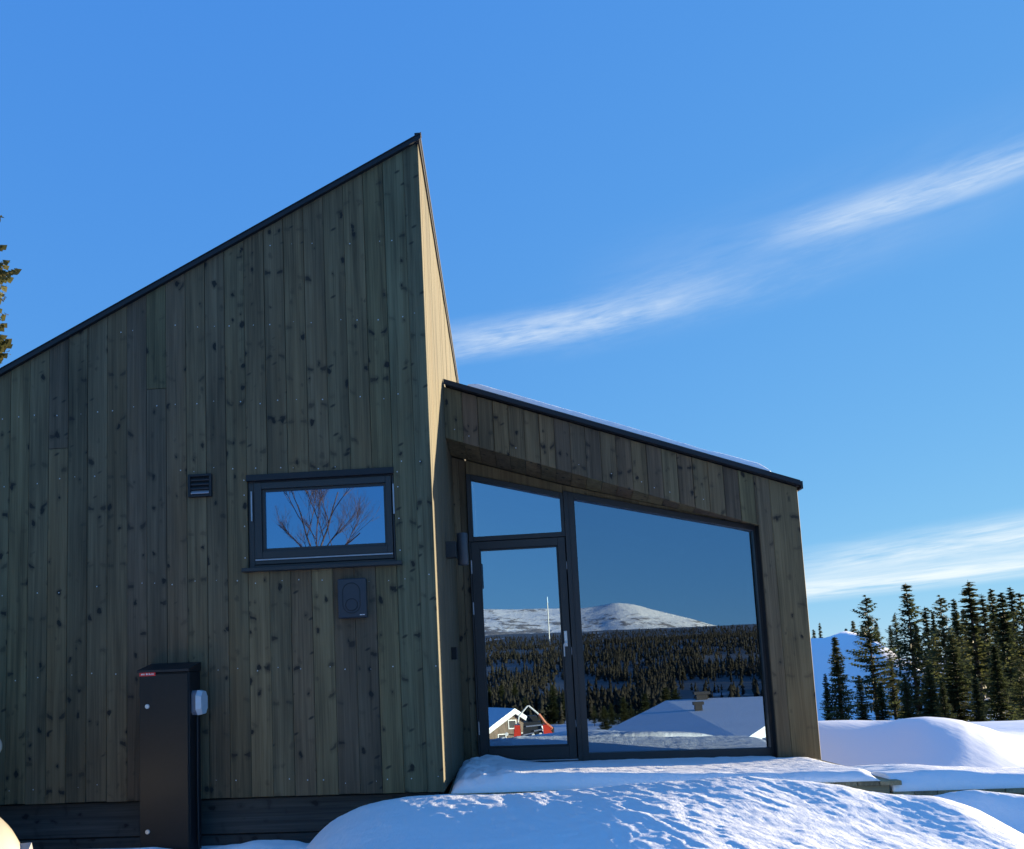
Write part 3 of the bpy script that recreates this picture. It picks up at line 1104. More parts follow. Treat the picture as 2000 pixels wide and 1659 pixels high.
WR = 3.104
JX = 2.733           # inner edge of the pillar, measured along the front
wing = MB()
merge(wing, slab(FW, [(0.01, wb(0.01) + 0.02), (JX, wb(JX) + 0.02), (JX, wt(JX)), (0.01, wt(0.01))], -0.12, -0.028))
merge(wing, slab(FW, [(JX + 0.016, -0.30), (WR - 0.02, -0.30), (WR - 0.02, wt(WR)), (JX + 0.016, wt(JX + 0.016))], -0.12, -0.028))
wing = part('wing_front', wing, M['dark'])
xs = [0.0, 0.160]
while xs[-1] < WR - 0.2:
    xs.append(xs[-1] + 0.1345)
xs[-1] = WR
for a, b in zip(xs[:-1], xs[1:]):
    lim = JX
    if b <= lim:
        board(FW, [(a, wb(a)), (b, wb(b)), (b, wt(b)), (a, wt(a))], wing, M['wall'])
    elif a >= lim:
        board(FW, [(a, -0.30), (b, -0.30), (b, wt(b)), (a, wt(a))], wing, M['wall'])
    else:
        board(FW, [(a, wb(a)), (lim, wb(lim)), (lim, wt(lim)), (a, wt(a))], wing, M['wall'])
        board(FW, [(lim, -0.30), (b, -0.30), (b, wt(b)), (lim, wt(lim))], wing, M['wall'])
nb = MB()
for a, b in zip(xs[:-1], xs[1:]):
    if rn.random() < 0.5 and b < 2.6:
        nail(FW, (a + b) / 2 + rn.uniform(-0.02, 0.02), wb((a + b) / 2) + 0.09 + rn.uniform(-0.01, 0.01), 0.0045)
part('nail_head', nb, M['zinc'], wing, kind='stuff', fix=False)


def gs(u):     # height of the soffit where it meets the glazed wall
    return float(np.interp(u, [0.0, 0.145, 1.007, 2.71, 3.0], [2.760, 2.712, 2.425, 1.922, 1.83]))


def soff_pt(a, f, dz=0.0):
    """point of the soffit: a along the front edge, f from the front (0) to the glazed wall (1)"""
    p0 = FW(a, wb(a) + 0.002, -0.002)
    u = a * 2.722 / JX
    p1 = FG(u, gs(u) + 0.002, 0.055)
    q = p0.lerp(p1, f)
    q.z += dz
    return q


sof = MB()
for a, b in ((0.0, 1.0), (1.0, JX)):
    lo = [soff_pt(a, 0.03, 0.028), soff_pt(b, 0.03, 0.028), soff_pt(b, 1.1, 0.028), soff_pt(a, 1.1, 0.028)]
    sof.prism(lo, [p + Vector((0, 0, 0.025)) for p in lo])
sof = part('soffit', sof, M['dark'])
for a, b in zip(xs[:-1], xs[1:]):
    b = min(b, JX)
    if a >= b:
        continue
    a_, b_ = a + 0.002, b - 0.002
    lo = [soff_pt(a_, 0), soff_pt(b_, 0), soff_pt(b_, 1), soff_pt(a_, 1)]
    part('board', MB().prism(lo, [p + Vector((0, 0, 0.02)) for p in lo]), M['wall'], sof)
# jamb of the pillar
j0, j1 = FW(JX, 0, -0.002), FG(2.722, 0, 0.055)
P = [j0 + Vector((0, 0, -0.30)), j1 + Vector((0, 0, -0.30)), j1 + Vector((0, 0, gs(2.722) - 0.002)), j0 + Vector((0, 0, wb(JX) - 0.002))]
part('jamb_board', MB().prism(P, [q_ + Vector((0.014, 0.002, 0)) for q_ in P]), M['wall'], wing)
# wing roof


def rake(a0, a1, z0, z1, d0, d1):
    return slab(FW, [(a0, wt(a0) + z0), (a1, wt(a1) + z0), (a1, wt(a1) + z1), (a0, wt(a0) + z1)], d0, d1)


mb = MB()
fr_ = [FW(a, wt(a) + dz, 0.03) for a, dz in ((0.015, 0.004), (3.112, 0.004), (3.112, 0.052), (0.015, 0.052))]
mb.prism(fr_, [Vector((p.x + (0.20 if p.x < 1 else 0.0), 12.2, p.z - (0.07 if p.x < 1 else 0))) for p in fr_])
wroof = part('wing_roof', mb, M['flash'])
part('rake_flashing', rake(0.0, 3.114, 0.010, 0.054, 0.033, 0.048), M['flash'], wroof)
pe = FW(3.112, wt(3.115), 0.05)
part('eave_flashing', MB().box(pe.x + 0.001, pe.x + 0.020, pe.y + 0.003, 12.2, pe.z - 0.022, pe.z + 0.046), M['flash'], wroof)
# outer side wall of the wing
sx = FW(WR, 0, 0).x
sy = FW(WR, 0, 0).y
sw_ = part('wing_side_wall', MB().box(sx - 0.11, sx - 0.024, sy + 0.025, 12.1, -0.6, wt(WR) - 0.005), M['dark'])
yy = sy + 0.012
while yy < 12.0:
    board(frame_pt((sx, 0, 0), (0, 1, 0), (1, 0, 0)), [(yy, -0.3), (yy + 0.1345, -0.3), (yy + 0.1345, wt(WR)), (yy, wt(WR))], sw_, M['wall'])
    yy += 0.1345
gx = lambda u: GP0.x + GU.x * u
gy = lambda u: GP0.y + GU.y * u


def soff_back(xx):
    return gy((xx - GP0.x) / GU.x)


# back wall and left wall close the shell, floor inside
part('back_wall', MB().prism([(XL, 12.1, -0.6), (-0.18, 12.1, -0.6), (-0.14, 12.1, 4.66 - RIDGE_F * 6), (XL, 12.1, 0.05)], [(XL, 12.2, -0.6), (-0.18, 12.2, -0.6), (-0.14, 12.2, 4.66 - RIDGE_F * 6), (XL, 12.2, 0.05)]), M['wall'])
part('wing_back_wall', MB().prism([(-0.10, 12.05, -0.6), (2.68, 12.05, -0.6), (2.68, 12.05, wt(2.95)), (-0.10, 12.05, wt(0.15))], [(-0.10, 12.15, -0.6), (2.68, 12.15, -0.6), (2.68, 12.15, wt(2.95)), (-0.10, 12.15, wt(0.15))]), M['inside'])
part('end_wall', MB().prism([(XL - 0.1, 6.15, -0.6), (XL - 0.1, 12.1, -0.6), (XL - 0.1, 12.1, 0.0), (XL - 0.1, 6.15, rz(XL) - 0.06)], [(XL, 6.15, -0.6), (XL, 12.1, -0.6), (XL, 12.1, 0.0), (XL, 6.15, rz(XL) - 0.06)]), M['wall'])
part('floor', MB().prism([(-0.26, 8.18, -0.06), (2.44, 8.03, -0.06), (2.55, 12.04, -0.06), (-0.10, 12.04, -0.06)], [(-0.26, 8.18, -0.10), (2.44, 8.03, -0.10), (2.55, 12.04, -0.10), (-0.10, 12.04, -0.10)]), M['inside'])

# glazed wall: boards at its left, door with transom light, picture window


rw = part('recess_wall', slab(FG, [(0.0, -0.12), (0.130, -0.12), (0.130, gs(0.130)), (0.0, gs(0))], -0.12, -0.002), M['dark'])
for a, b in ((0.0, 0.064), (0.064, 0.130)):
    board(FG, [(a, -0.115), (b, -0.115), (b, gs(b)), (a, gs(a))], rw, M['wall'], face=0.022)
gt = lambda u: 2.523 + (2.300 - 2.523) / (0.991 - 0.175) * (u - 0.175)       # transom glass top
bt = lambda u: 2.275 + (1.887 - 2.275) / (2.686 - 1.122) * (u - 1.122)      # picture glass top
tw = MB()
merge(tw, slab(FG, [(0.132, 1.934), (0.175, 1.934), (0.175, gt(0.175) + 0.05), (0.132, gt(0.132) + 0.05)], -0.06, 0.045, 0.002))
merge(tw, slab(FG, [(0.993, 1.934), (1.022, 1.934), (1.022, gt(1.022) + 0.05), (0.993, gt(0.993) + 0.05)], -0.06, 0.045, 0.002))
merge(tw, slab(FG, [(0.175, 1.934), (0.993, 1.934), (0.993, 1.978), (0.175, 1.978)], -0.06, 0.045, 0.002))
merge(tw, slab(FG, [(0.175, gt(0.175)), (0.993, gt(0.993)), (0.993, gt(0.993) + 0.05), (0.175, gt(0.175) + 0.05)], -0.06, 0.045, 0.002))
tw = part('transom_window', tw, M['frame'])
part('pane', slab(FG, [(0.173, 1.976), (0.995, 1.976), (0.995, gt(0.995) + 0.002), (0.173, gt(0.173) + 0.002)], -0.02, 0.004), M['pane2'], tw)
pw = MB()
merge(pw, slab(FG, [(1.024, -0.118), (1.122, -0.118), (1.122, bt(1.122) + 0.06), (1.024, bt(1.024) + 0.06)], -0.06, 0.050, 0.002))
merge(pw, slab(FG, [(2.687, -0.118), (2.718, -0.118), (2.718, bt(2.718) + 0.045), (2.687, bt(2.687) + 0.045)], -0.06, 0.050, 0.002))
merge(pw, slab(FG, [(1.122, -0.118), (2.687, -0.118), (2.687, -0.036), (1.122, -0.036)], -0.06, 0.050, 0.002))
merge(pw, slab(FG, [(1.122, bt(1.122)), (2.687, bt(2.687)), (2.687, bt(2.687) + 0.045), (1.122, bt(1.122) + 0.060)], -0.06, 0.050, 0.002))
merge(pw, slab(FG, [(1.066, -0.118), (1.074, -0.118), (1.074, bt(1.074) + 0.05), (1.066, bt(1.066) + 0.05)], 0.0505, 0.056, 0.001))
pw = part('picture_window', pw, M['frame'])
part('pane', slab(FG, [(1.120, -0.038), (2.689, -0.036), (2.689, bt(2.689) + 0.002), (1.120, bt(1.120) + 0.002)], -0.02, 0.004), M['pane'], pw)
# wedge of trim between frames and soffit
tr_ = MB()
merge(tr_, slab(FG, [(0.132, gt(0.132) + 0.052), (1.022, gt(1.022) + 0.052), (1.022, gs(1.022)), (0.132, gs(0.132))], -0.08, 0.030, 0.002))
merge(tr_, slab(FG, [(1.024, bt(1.024) + 0.063), (2.70, bt(2.70) + 0.052), (2.70, max(gs(2.70), bt(2.7) + 0.056)), (1.024, gs(1.024))], -0.08, 0.030, 0.002))
part('head_trim', tr_, M['wall'])
# door
df = MB()
merge(df, slab(FG, [(0.132, -0.118), (0.145, -0.118), (0.145, 1.932), (0.132, 1.932)], -0.06, 0.040, 0.001))
part('door_frame', df, M['frame'])
dr = MB()
ring(dr, FG, (0.148, 1.017, -0.078, 1.930), (0.222, 0.949, 0.033, 1.857), -0.025, 0.034)
ring(dr, FG, (0.222, 0.949, 0.033, 1.857), (0.237, 0.934, 0.048, 1.842), -0.025, 0.020)
door = part('door', dr, M['frame'])
part('pane', slab(FG, [(0.235, 0.046), (0.936, 0.046), (0.936, 1.844), (0.235, 1.844)], -0.015, 0.008), M['pane2'], door)
for z0, z1 in ((1.632, 1.758), (1.25, 1.365), (0.154, 0.272)):
    part('hinge', MB().tube([FG(0.145, z0, 0.046), FG(0.145, z1, 0.046)], [0.0075, 0.0075], 8), M['alu'], door)
for z0, z1 in ((1.63, 1.70), (0.845, 0.915), (0.20, 0.26)):
    part('keep_plate', slab(FG, [(1.0175, z0), (1.0235, z0), (1.0235, z1), (1.0175, z1)], 0.01, 0.0375), M['alu'], door)
hb = MB()
merge(hb, slab(FG, [(0.959, 0.923), (0.988, 0.923), (0.988, 1.064), (0.959, 1.064)], 0.0335, 0.044, 0.002))
hb.tube([FG(0.975, 0.957, 0.044), FG(0.975, 0.957, 0.085), FG(0.963, 0.953, 0.093), FG(0.951, 0.935, 0.093), FG(0.951, 0.832, 0.092)], [0.009, 0.009, 0.0088, 0.0085, 0.008], 8)
part('handle', hb, M['steel'], door)
th_ = MB()
merge(th_, slab(FG, [(0.148, -0.094), (1.022, -0.094), (1.022, -0.082), (0.148, -0.082)], -0.05, 0.060, 0.001))
part('threshold', th_, M['alu'])
part('sill_board', slab(FG, [(0.132, -0.30), (2.72, -0.30), (2.72, -0.121), (0.132, -0.121)], -0.06, 0.02), M['dark'])

# snow on the wing roof
def build_roof_snow():
    n = 150
    A_, T_ = np.meshgrid(np.linspace(0.205, 2.87, n), np.concatenate([[0], np.geomspace(0.012, 4.0, 59)]))
    X = WP0.x + WU.x * A_ + 0.004
    Y = WP0.y + WU.y * A_ - 0.030 + T_
    base = 3.251 - 0.3257 * A_ + 0.056
    t = np.clip(np.minimum(A_ - 0.205, 2.87 - A_) / 0.10, 0, 1) ** 0.5 * (0.55 + 0.45 * np.clip(T_ / 0.05, 0, 1) ** 0.5)
    Z = base + (0.054 + 0.018 * fbm(A_ * 2.3, T_ * 3, 77, 4)) * t + 0.002
    V = np.stack([X, Y, Z], -1).reshape(-1, 3)
    V2 = np.stack([X, Y, base - 0.001], -1).reshape(-1, 3)
    k = n
    i, j = np.meshgrid(np.arange(59), np.arange(n - 1), indexing='ij')
    F = np.stack([i * k + j, i * k + j + 1, (i + 1) * k + j + 1, (i + 1) * k + j], -1).reshape(-1, 4)
    o = len(V)
    rim = []
    for jj in range(n - 1):
        rim.append((jj, o + jj, o + jj + 1, jj + 1))
    for ii in range(59):
        rim.append((ii * k, (ii + 1) * k, o + (ii + 1) * k, o + ii * k))
        rim.append((ii * k + k - 1, o + ii * k + k - 1, o + (ii + 1) * k + k - 1, (ii + 1) * k + k - 1))
    F = np.vstack([F, np.array(rim)])
    me = npmesh('roof_snow', np.vstack([V, V2]), F, M['snow_soft'], True)
    fixnormals(me)
    link('roof_snow', me, label='thin layer of snow along the sloping roof of the glazed wing', cat='snow')


build_roof_snow()

# ------------------------------------------------------------------ terrace
DT = -0.115          # top of the upper deck
deck = empty('terrace_deck', (1.1, 6.2, -0.6), 'upper timber deck in front of the glass wall, half buried in snow', 'deck')
x = -0.335
while x < 2.63:
    mb = MB().box(x + 0.003, x + 0.142, 6.16, 7.72 if x > 2.2 else soff_back(x) - 0.08, DT - 0.030, DT, 0.002)
    mb.build('deck_board', M['deck'], deck)
    x += 0.145
MB().box(-0.33, 2.632, 6.178, 6.206, DT - 0.23, DT - 0.032, 0.002).build('fascia_board', M['deckx'], deck)
MB().box(2.606, 2.634, 6.208, 7.70, DT - 0.23, DT - 0.032, 0.002).build('fascia_board', M['deckx'], deck)
for px_ in (-0.2, 0.7, 1.6, 2.5):
    MB().box(px_, px_ + 0.09, 6.25, 6.34, -1.1, DT - 0.035).build('post', M['deckx'], deck)
LT = -0.190
low = empty('terrace_deck', (4.6, 6.2, -0.6), 'lower timber deck to the right of the upper deck', 'deck')
x = 2.645
while x < 6.6:
    MB().box(x + 0.003, x + 0.142, 6.17, 7.08, LT - 0.030, LT, 0.002).build('deck_board', M['deck'], low)
    x += 0.145
MB().box(2.645, 6.66, 6.188, 6.216, LT - 0.22, LT - 0.032, 0.002).build('fascia_board', M['deckx'], low)
for px_ in (2.8, 4.0, 5.2, 6.4):
    MB().box(px_, px_ + 0.09, 6.26, 6.35, -1.1, LT - 0.035).build('post', M['deckx'], low)


def snow_sheet(name, xs_, ys_, top, base, label):
    X, Y = np.meshgrid(xs_, ys_)
    Z = top(X, Y)
    n, k = X.shape
    V = np.stack([X, Y, Z], -1).reshape(-1, 3)
    i, j = np.meshgrid(np.arange(n - 1), np.arange(k - 1), indexing='ij')
    F = np.stack([i * k + j, i * k + j + 1, (i + 1) * k + j + 1, (i + 1) * k + j], -1).reshape(-1, 4)
    # skirt
    border = [(0, c) for c in range(k)] + [(r, k - 1) for r in range(1, n)] + [(n - 1, c) for c in range(k - 2, -1, -1)] + [(r, 0) for r in range(n - 2, 0, -1)]
    ids = [r * k + c for r, c in border]
    o = len(V)
    Vb = np.array([[V[i_][0], V[i_][1], base] for i_ in ids])
    m_ = len(ids)
    rim = np.array([(ids[q], o + q, o + (q + 1) % m_, ids[(q + 1) % m_]) for q in range(m_)])
    me = npmesh(name, np.vstack([V, Vb]), np.vstack([F, rim]), M['snow'], True)
    fixnormals(me)
    return link(name, me, label=label, cat='snow')


def up_top(X, Y):
    yb = GP0.y + GU.y * (X - GP0.x) / GU.x          # glass wall
    t = (Y - 6.17)
    z = 0.112 + 0.006 * np.sin(X * 2.6 + 0.4) - 0.024 * np.clip(X, 0, 2.7)
    z = z - 0.040 * np.clip(t - 0.10, 0, 2.0)
    lip = np.clip(t / 0.10, 0, 1) ** 0.45
    xr = 2.570 + 0.085 * sstep(Y, 6.22, 6.55)
    lip2 = np.clip((xr - X) / 0.08, 0, 1) ** 0.45
    lip3 = np.clip((X + 0.315) / 0.10, 0, 1) ** 0.5
    # shovelled hollow in front of the door
    door_h = np.exp(-((X - 0.55) / 0.42) ** 2) * sstep(Y, 7.3, 7.9)
    z = z - 0.03 * door_h
    lump = np.exp(-((X + 0.05) / 0.22) ** 2) * np.exp(-((Y - 7.9) / 0.35) ** 2)
    z = z + 0.035 * lump
    rag = 0.5 + fbm(X * 6, Y * 6, 81, 4) * (0.16 + 1.1 * (1 - sstep(X, -0.12, 0.20)))
    z = z * (0.75 + 0.5 * rag)
    th = R(70)
    q = X * math.cos(th) + Y * math.sin(th)
    rip = fbm(X * 9, Y * 22, 85, 3) * 0.006
    return np.where(X > xr, DT - 0.004, DT + 0.003 + np.maximum(z, 0.012) * lip * lip2 * lip3 + rip * np.minimum(lip, lip2))


snow_sheet('deck_snow', np.arange(-0.315, 2.658, 0.014), np.arange(6.172, 7.98, 0.016),
           lambda X, Y: np.where((X > 2.39) & (Y > 7.73), DT - 0.06, up_top(X, np.minimum(Y, GP0.y + GU.y * (X - GP0.x) / GU.x - 0.06))) , DT - 0.001,
           'blue shaded snow slab with one bright strip lying on the upper deck')


def low_top(X, Y):
    t = (Y - 6.18)
    z = 0.105 + 0.012 * np.sin(X * 2.1) + 0.025 * np.exp(-((X - 3.05) / 0.3) ** 2) - 0.045 * np.clip(t - 0.08, 0, 1) - 0.045 * np.clip(X - 2.7, 0, 2)
    lip = np.clip(t / 0.12, 0, 1) ** 0.45
    return LT + 0.003 + z * lip + fbm(X * 9, Y * 22, 95, 3) * 0.006 * lip


snow_sheet('deck_snow', np.arange(2.66, 6.6, 0.02), np.arange(6.182, 7.05, 0.02), low_top, LT - 0.001,
           'sunlit snow slab lying on the lower deck at the right')


# low mounds of snow at the foot of the gable wall
def mound(cx, cy, rx, ry, h, zb, label):
    u = np.linspace(-1, 1, 40)
    X, Y = np.meshgrid(cx + u * rx, cy + u * ry)
    rr = np.hypot((X - cx) / rx, (Y - cy) / ry)
    Z = zb + h * np.clip(1 - rr ** 2, 0, 1) ** 0.8 * (1 + 0.25 * fbm(X * 5, Y * 5, int(cx * 10) + 200, 3)) - 0.02 * (rr > 1)
    k = 40
    i, j = np.meshgrid(np.arange(39), np.arange(39), indexing='ij')
    F = np.stack([i * k + j, i * k + j + 1, (i + 1) * k + j + 1, (i + 1) * k + j], -1).reshape(-1, 4)
    F = F[(rr.reshape(-1)[F] < 1.0).any(1)]
    me = npmesh('snow_mound', np.stack([X, Y, Z], -1).reshape(-1, 3), F, M['snow_soft'], True)
    link('snow_mound', me, label=label, cat='snow')


mound(-1.55, 5.75, 0.62, 0.38, 0.12, -0.455, 'low mound of shaded snow against the plinth below the charger')
mound(-2.27, 5.60, 0.40, 0.30, 0.135, -0.47, 'small mound of shaded snow at the foot of the black cabinet')

# ------------------------------------------------------------------ things on and by the wall
M['cab'] = plain('black_powder_coat', (0.013, 0.014, 0.014), 0.5, 0.0, 0.3, 0.06)
M['cab_in'] = plain('black_edge', (0.006, 0.006, 0.009), 0.5)
M['plastic'] = plain('grey_plastic', (0.50, 0.55, 0.60), 0.45, 0, 0.5, 0.04)
M['plastic2'] = plain('dark_grey_plastic', (0.16, 0.18, 0.22), 0.5, 0, 0.5, 0.04)
M['red'] = plain('red_label', (0.70, 0.03, 0.035), 0.4)
M['white'] = plain('white_print', (0.75, 0.72, 0.70), 0.5)
M['charger'] = plain('charger_plastic', (0.026, 0.031, 0.040), 0.45, 0, 0.5, 0.04)

cabi = empty('electric_cabinet', (-2.23, 5.96, -0.45), 'tall narrow black electric cabinet with red label standing against the gable wall', 'cabinet')
mb = MB().box(-2.408, -2.058, 5.862, 6.085, -0.60, 0.800, 0.003)
mb.build('body', M['cab_in'], cabi)
mb = MB()
mb.prism([(-2.414, 5.835, 0.802), (-2.414, 6.09, 0.802), (-2.414, 6.09, 0.868), (-2.414, 5.835, 0.818)],
         [(-2.052, 5.835, 0.802), (-2.052, 6.09, 0.802), (-2.052, 6.09, 0.868), (-2.052, 5.835, 0.818)])
mb.build('lid', M['cab_in'], cabi)
cd = MB().box(-2.402, -2.064, 5.846, 5.861, -0.50, 0.790, 0.003).build('door', M['cab'], cabi)
for z in (0.572, -0.262):
    MB().tube([(-2.345, 5.846, z), (-2.345, 5.838, z), (-2.345, 5.836, z)], [0.0155, 0.0155, 0.012], 14).build('lock', M['zinc'], cd)
lab = MB().box(-2.400, -2.288, 5.8435, 5.8455, 0.778, 0.806).build('label_plate', M['red'], cd)
lt = MB()
xx = -2.388
for wdt, hgt in ((0.007, 0.009), (0.007, 0.009), (0.006, 0.009), (0, 0), (0.009, 0.012), (0.003, 0.011), (0.008, 0.012), (0.006, 0.005), (0.003, 0.012), (0.007, 0.011)):
    if wdt:
        lt.box(xx, xx + wdt, 5.8418, 5.8430, 0.786, 0.786 + hgt)
        if hgt > 0.01 and wdt > 0.005:
            pass
    xx += max(wdt, 0.006) + 0.0022
lt.build('lettering', M['white'], cd)
for z in (0.66, 0.10, -0.40):
    MB().tube([(-2.0655, 5.848, z), (-2.0655, 5.848, z + 0.07)], [0.007, 0.007], 8).build('hinge', M['cab'], cd)
MB().tube([(-2.038, 5.965, 0.505), (-2.040, 5.966, 0.30), (-2.043, 5.972, 0.0), (-2.040, 5.975, -0.5)], [0.009] * 4, 8).build('cable', M['cab_in'], cabi)
sock = empty('socket_box', (-2.03, 5.97, 0.58), 'pale grey socket box on the side of the black cabinet', 'socket')


def octa(x, y0, y1, z0, z1, c):
    return [(x, y0 + c, z0), (x, y1 - c, z0), (x, y1, z0 + c), (x, y1, z1 - c), (x, y1 - c, z1), (x, y0 + c, z1), (x, y0, z1 - c), (x, y0, z0 + c)]


MB().prism(octa(-2.057, 5.90, 6.04, 0.500, 0.668, 0.022), octa(-2.022, 5.90, 6.04, 0.500, 0.668, 0.022)).build('back_box', M['plastic2'], sock)
MB().prism(octa(-2.0215, 5.88, 6.05, 0.498, 0.670, 0.040), octa(-1.987, 5.895, 6.035, 0.508, 0.660, 0.036)).build('cover', M['plastic'], sock)

# charger on the wall
ch = empty('car_charger', (-0.945, 6.1, 1.27), 'dark square wall charger with oval and round outline under the gable window', 'charger')
MB().box(-1.047, -0.845, 6.040, 6.098, 1.130, 1.408, 0.006).build('housing', M['charger'], ch)


def loop_tube(pts, r, name, mat, par):
    mb = MB()
    mb.tube(pts + [pts[0]], [r] * (len(pts) + 1), 6, caps=False)
    return mb.build(name, mat, par, True)


def capsule(cx, z0, z1, r, y):
    p = []
    for k in range(13):
        a = math.pi * k / 12
        p.append((cx + r * math.cos(a), y, z1 - r + r * math.sin(a)))
    for k in range(13):
        a = math.pi + math.pi * k / 12
        p.append((cx + r * math.cos(a), y, z0 + r + r * math.sin(a)))
    return p


M['groove'] = plain('black_groove', (0.007, 0.008, 0.011), 0.5)
loop_tube(capsule(-0.950, 1.162, 1.376, 0.061, 6.040), 0.0032, 'oval_rim', M['groove'], ch)
loop_tube([(-0.950 + 0.042 * math.cos(2 * math.pi * k / 24), 6.040, 1.222 + 0.042 * math.sin(2 * math.pi * k / 24)) for k in range(24)], 0.0036, 'round_socket_rim', M['groove'], ch)
mb = MB()
for k, w in enumerate((0.008, 0.006, 0.008, 0.006)):
    mb.box(-0.893 + k * 0.0095, -0.893 + k * 0.0095 + w, 6.0385, 6.0395, 1.146, 1.152)
mb.build('brand_mark', M['white'], ch)

# wall lamp on the side wall
lamp = empty('wall_lamp', (-0.28, 7.05, 1.72), 'dark cylindrical up and down wall lamp on the side wall left of the door', 'wall lamp')
FSL = FS
sl = 0.95
slab(FS, [(sl - 0.05, 1.655), (sl + 0.05, 1.655), (sl + 0.05, 1.785), (sl - 0.05, 1.785)], 0.002, 0.088, 0.003).build('bracket', M['frame'], lamp)
c0 = FS(sl, 0, 0.135)
lb = MB()
lb.tube([c0 + Vector((0, 0, 1.592)), c0 + Vector((0, 0, 1.60)), c0 + Vector((0, 0, 1.845)), c0 + Vector((0, 0, 1.853))], [0.042, 0.045, 0.045, 0.042], 20)
lb.build('tube', plain('lamp_anthracite', (0.045, 0.050, 0.058), 0.4), lamp, True)
# small junction box on the side wall
slab(FS, [(1.02, 0.83), (1.11, 0.83), (1.11, 0.93), (1.02, 0.93)], 0.002, 0.045, 0.003).build('bell_box', M['dark'], None, label='small black box on the side wall at the left of the door', cat='switch box')

# ------------------------------------------------------------------ trees
def copy_tree(o, loc, rz_, sc, label=None, group=None):
    c = o.copy()
    col.objects.link(c)
    c.location = loc
    c.rotation_euler = (0, 0, rz_)
    c.scale = sc
    if label:
        c['label'] = label
    if group:
        c['group'] = group
    for ch_ in list(o.children):
        d = ch_.copy()
        col.objects.link(d)
        d.parent = c
    return c


def spruce_arrays(seed, h, rad, bare=0.06, spacing=0.26, full=1.0, droop=0.35, slim=0.9, fine=1.0, wild=0.2):
    r = np.random.default_rng(seed)
    V, F = [], []
    tz = [(0, 0.035 * h * 0.55)]
    mb = MB()
    mb.tube([(0, 0, -0.6), (0, 0, h * 0.4), (0, 0, h * 0.8), (0, 0, h)], [0.011 * h + 0.02, 0.008 * h + 0.01, 0.0035 * h, 0.004], 7)
    z = h * bare
    n = 0
    while z < h * 0.985:
        t = (z / h)
        L0 = rad * ((1 - t) ** slim) * min(1.0, 0.55 + (t - bare) * 3.5) + 0.07
        nb_ = int(r.integers(8, 13)) if t < 0.85 else 6
        ph = r.uniform(0, 6.28)
        for b in range(nb_):
            if r.random() > 0.93 * full:
                continue
            a = ph + 6.283 * b / nb_ + r.uniform(-0.3, 0.3)
            L = L0 * (1 - wild + wild * math.sin(z * 1.7 + 2.0 * a + seed) + 0.6 * wild * math.sin(z * 4.3 + seed * 2)) * r.uniform(0.55, 1.25)
            zz = z + r.uniform(-0.16, 0.16)
            ca, sa = math.cos(a), math.sin(a)
            dr_ = droop * r.uniform(0.6, 1.3) * (1 - t * 0.7)
            up_ = 0.25 * t
            k = max(3, int(L / (0.17 * fine)))
            for q in range(k):
                f = (q + 0.6) / k
                rr_ = L * f
                hz_ = zz - dr_ * L * f + 0.22 * L * f * f + up_ * rr_
                wd = (0.36 * L * (1 - f) ** 0.7 + 0.16) * r.uniform(0.7, 1.25) * fine
                for sgn in (-1, 1):
                    px, py = rr_ * ca, rr_ * sa
                    # a spray: flat triangle-like quad going outwards and sideways, hanging a little
                    ex = ca * 0.75 - sgn * sa * 0.75
                    ey = sa * 0.75 + sgn * ca * 0.75
                    hang = -0.20 * wd + r.uniform(-0.05, 0.03)
                    base_ = len(V)
                    tw = 0.075 * fine + 0.13 * wd
                    V.append((px - ca * tw, py - sa * tw, hz_ + 0.012))
                    V.append((px + ex * wd * 0.55 - ca * tw * 0.3, py + ey * wd * 0.55 - sa * tw * 0.3, hz_ + hang * 0.4 - 0.02))
                    V.append((px + ex * wd + r.uniform(-.03, .03), py + ey * wd + r.uniform(-.03, .03), hz_ + hang))
                    V.append((px + ca * tw * 1.2 + ex * wd * 0.35, py + sa * tw * 1.2 + ey * wd * 0.35, hz_ + hang * 0.3 - r.uniform(0.0, 0.07)))
                    F.append((base_, base_ + 1, base_ + 2, base_ + 3))
                # hanging tuft
                if r.random() < 0.7:
                    base_ = len(V)
                    px, py = rr_ * ca, rr_ * sa
                    hh = 0.10 + 0.20 * r.random() * (1 - t)
                    V += [(px - ca * 0.07, py - sa * 0.07, hz_), (px + ca * 0.09, py + sa * 0.09, hz_), (px + ca * 0.05 + r.uniform(-.04, .04), py + sa * 0.05 + r.uniform(-.04, .04), hz_ - hh), (px - ca * 0.03, py - sa * 0.03, hz_ - hh * 0.9)]
                    F.append((base_, base_ + 1, base_ + 2, base_ + 3))
        z += spacing * (0.6 + 0.55 * (1 - t)) * r.uniform(0.8, 1.2)
    return mb, np.array(V), np.array(F)


def make_spruce(seed, h, rad, name='spruce_tree', mat='spruce', **kw):
    mb, V, F = spruce_arrays(seed, h, rad, **kw)
    o = empty(name, (0, 0, 0), local=True)
    o['category'] = 'tree'
    t = mb.mesh('trunk', M['bark'], True)
    link('trunk', t, o)
    link('crown', npmesh('crown', V, F, M[mat]), o)
    return o


protos = [make_spruce(11, 9.0, 1.65, droop=0.45, slim=0.95, spacing=0.15), make_spruce(12, 9.0, 2.1, spacing=0.20, full=0.72, slim=0.62, wild=0.38, bare=0.22), make_spruce(13, 9.0, 1.55, spacing=0.16, slim=0.85, wild=0.28),
          make_spruce(14, 9.0, 2.15, spacing=0.27, full=0.9, droop=0.02, slim=1.05, wild=0.15), make_spruce(15, 9.0, 1.15, spacing=0.20, full=0.70, slim=1.25, wild=0.35), make_spruce(16, 9.0, 2.0, spacing=0.15, droop=0.6, slim=0.7, wild=0.25)]
used = set()


def polar(az, d):
    return d * math.sin(R(az)), d * math.cos(R(az))


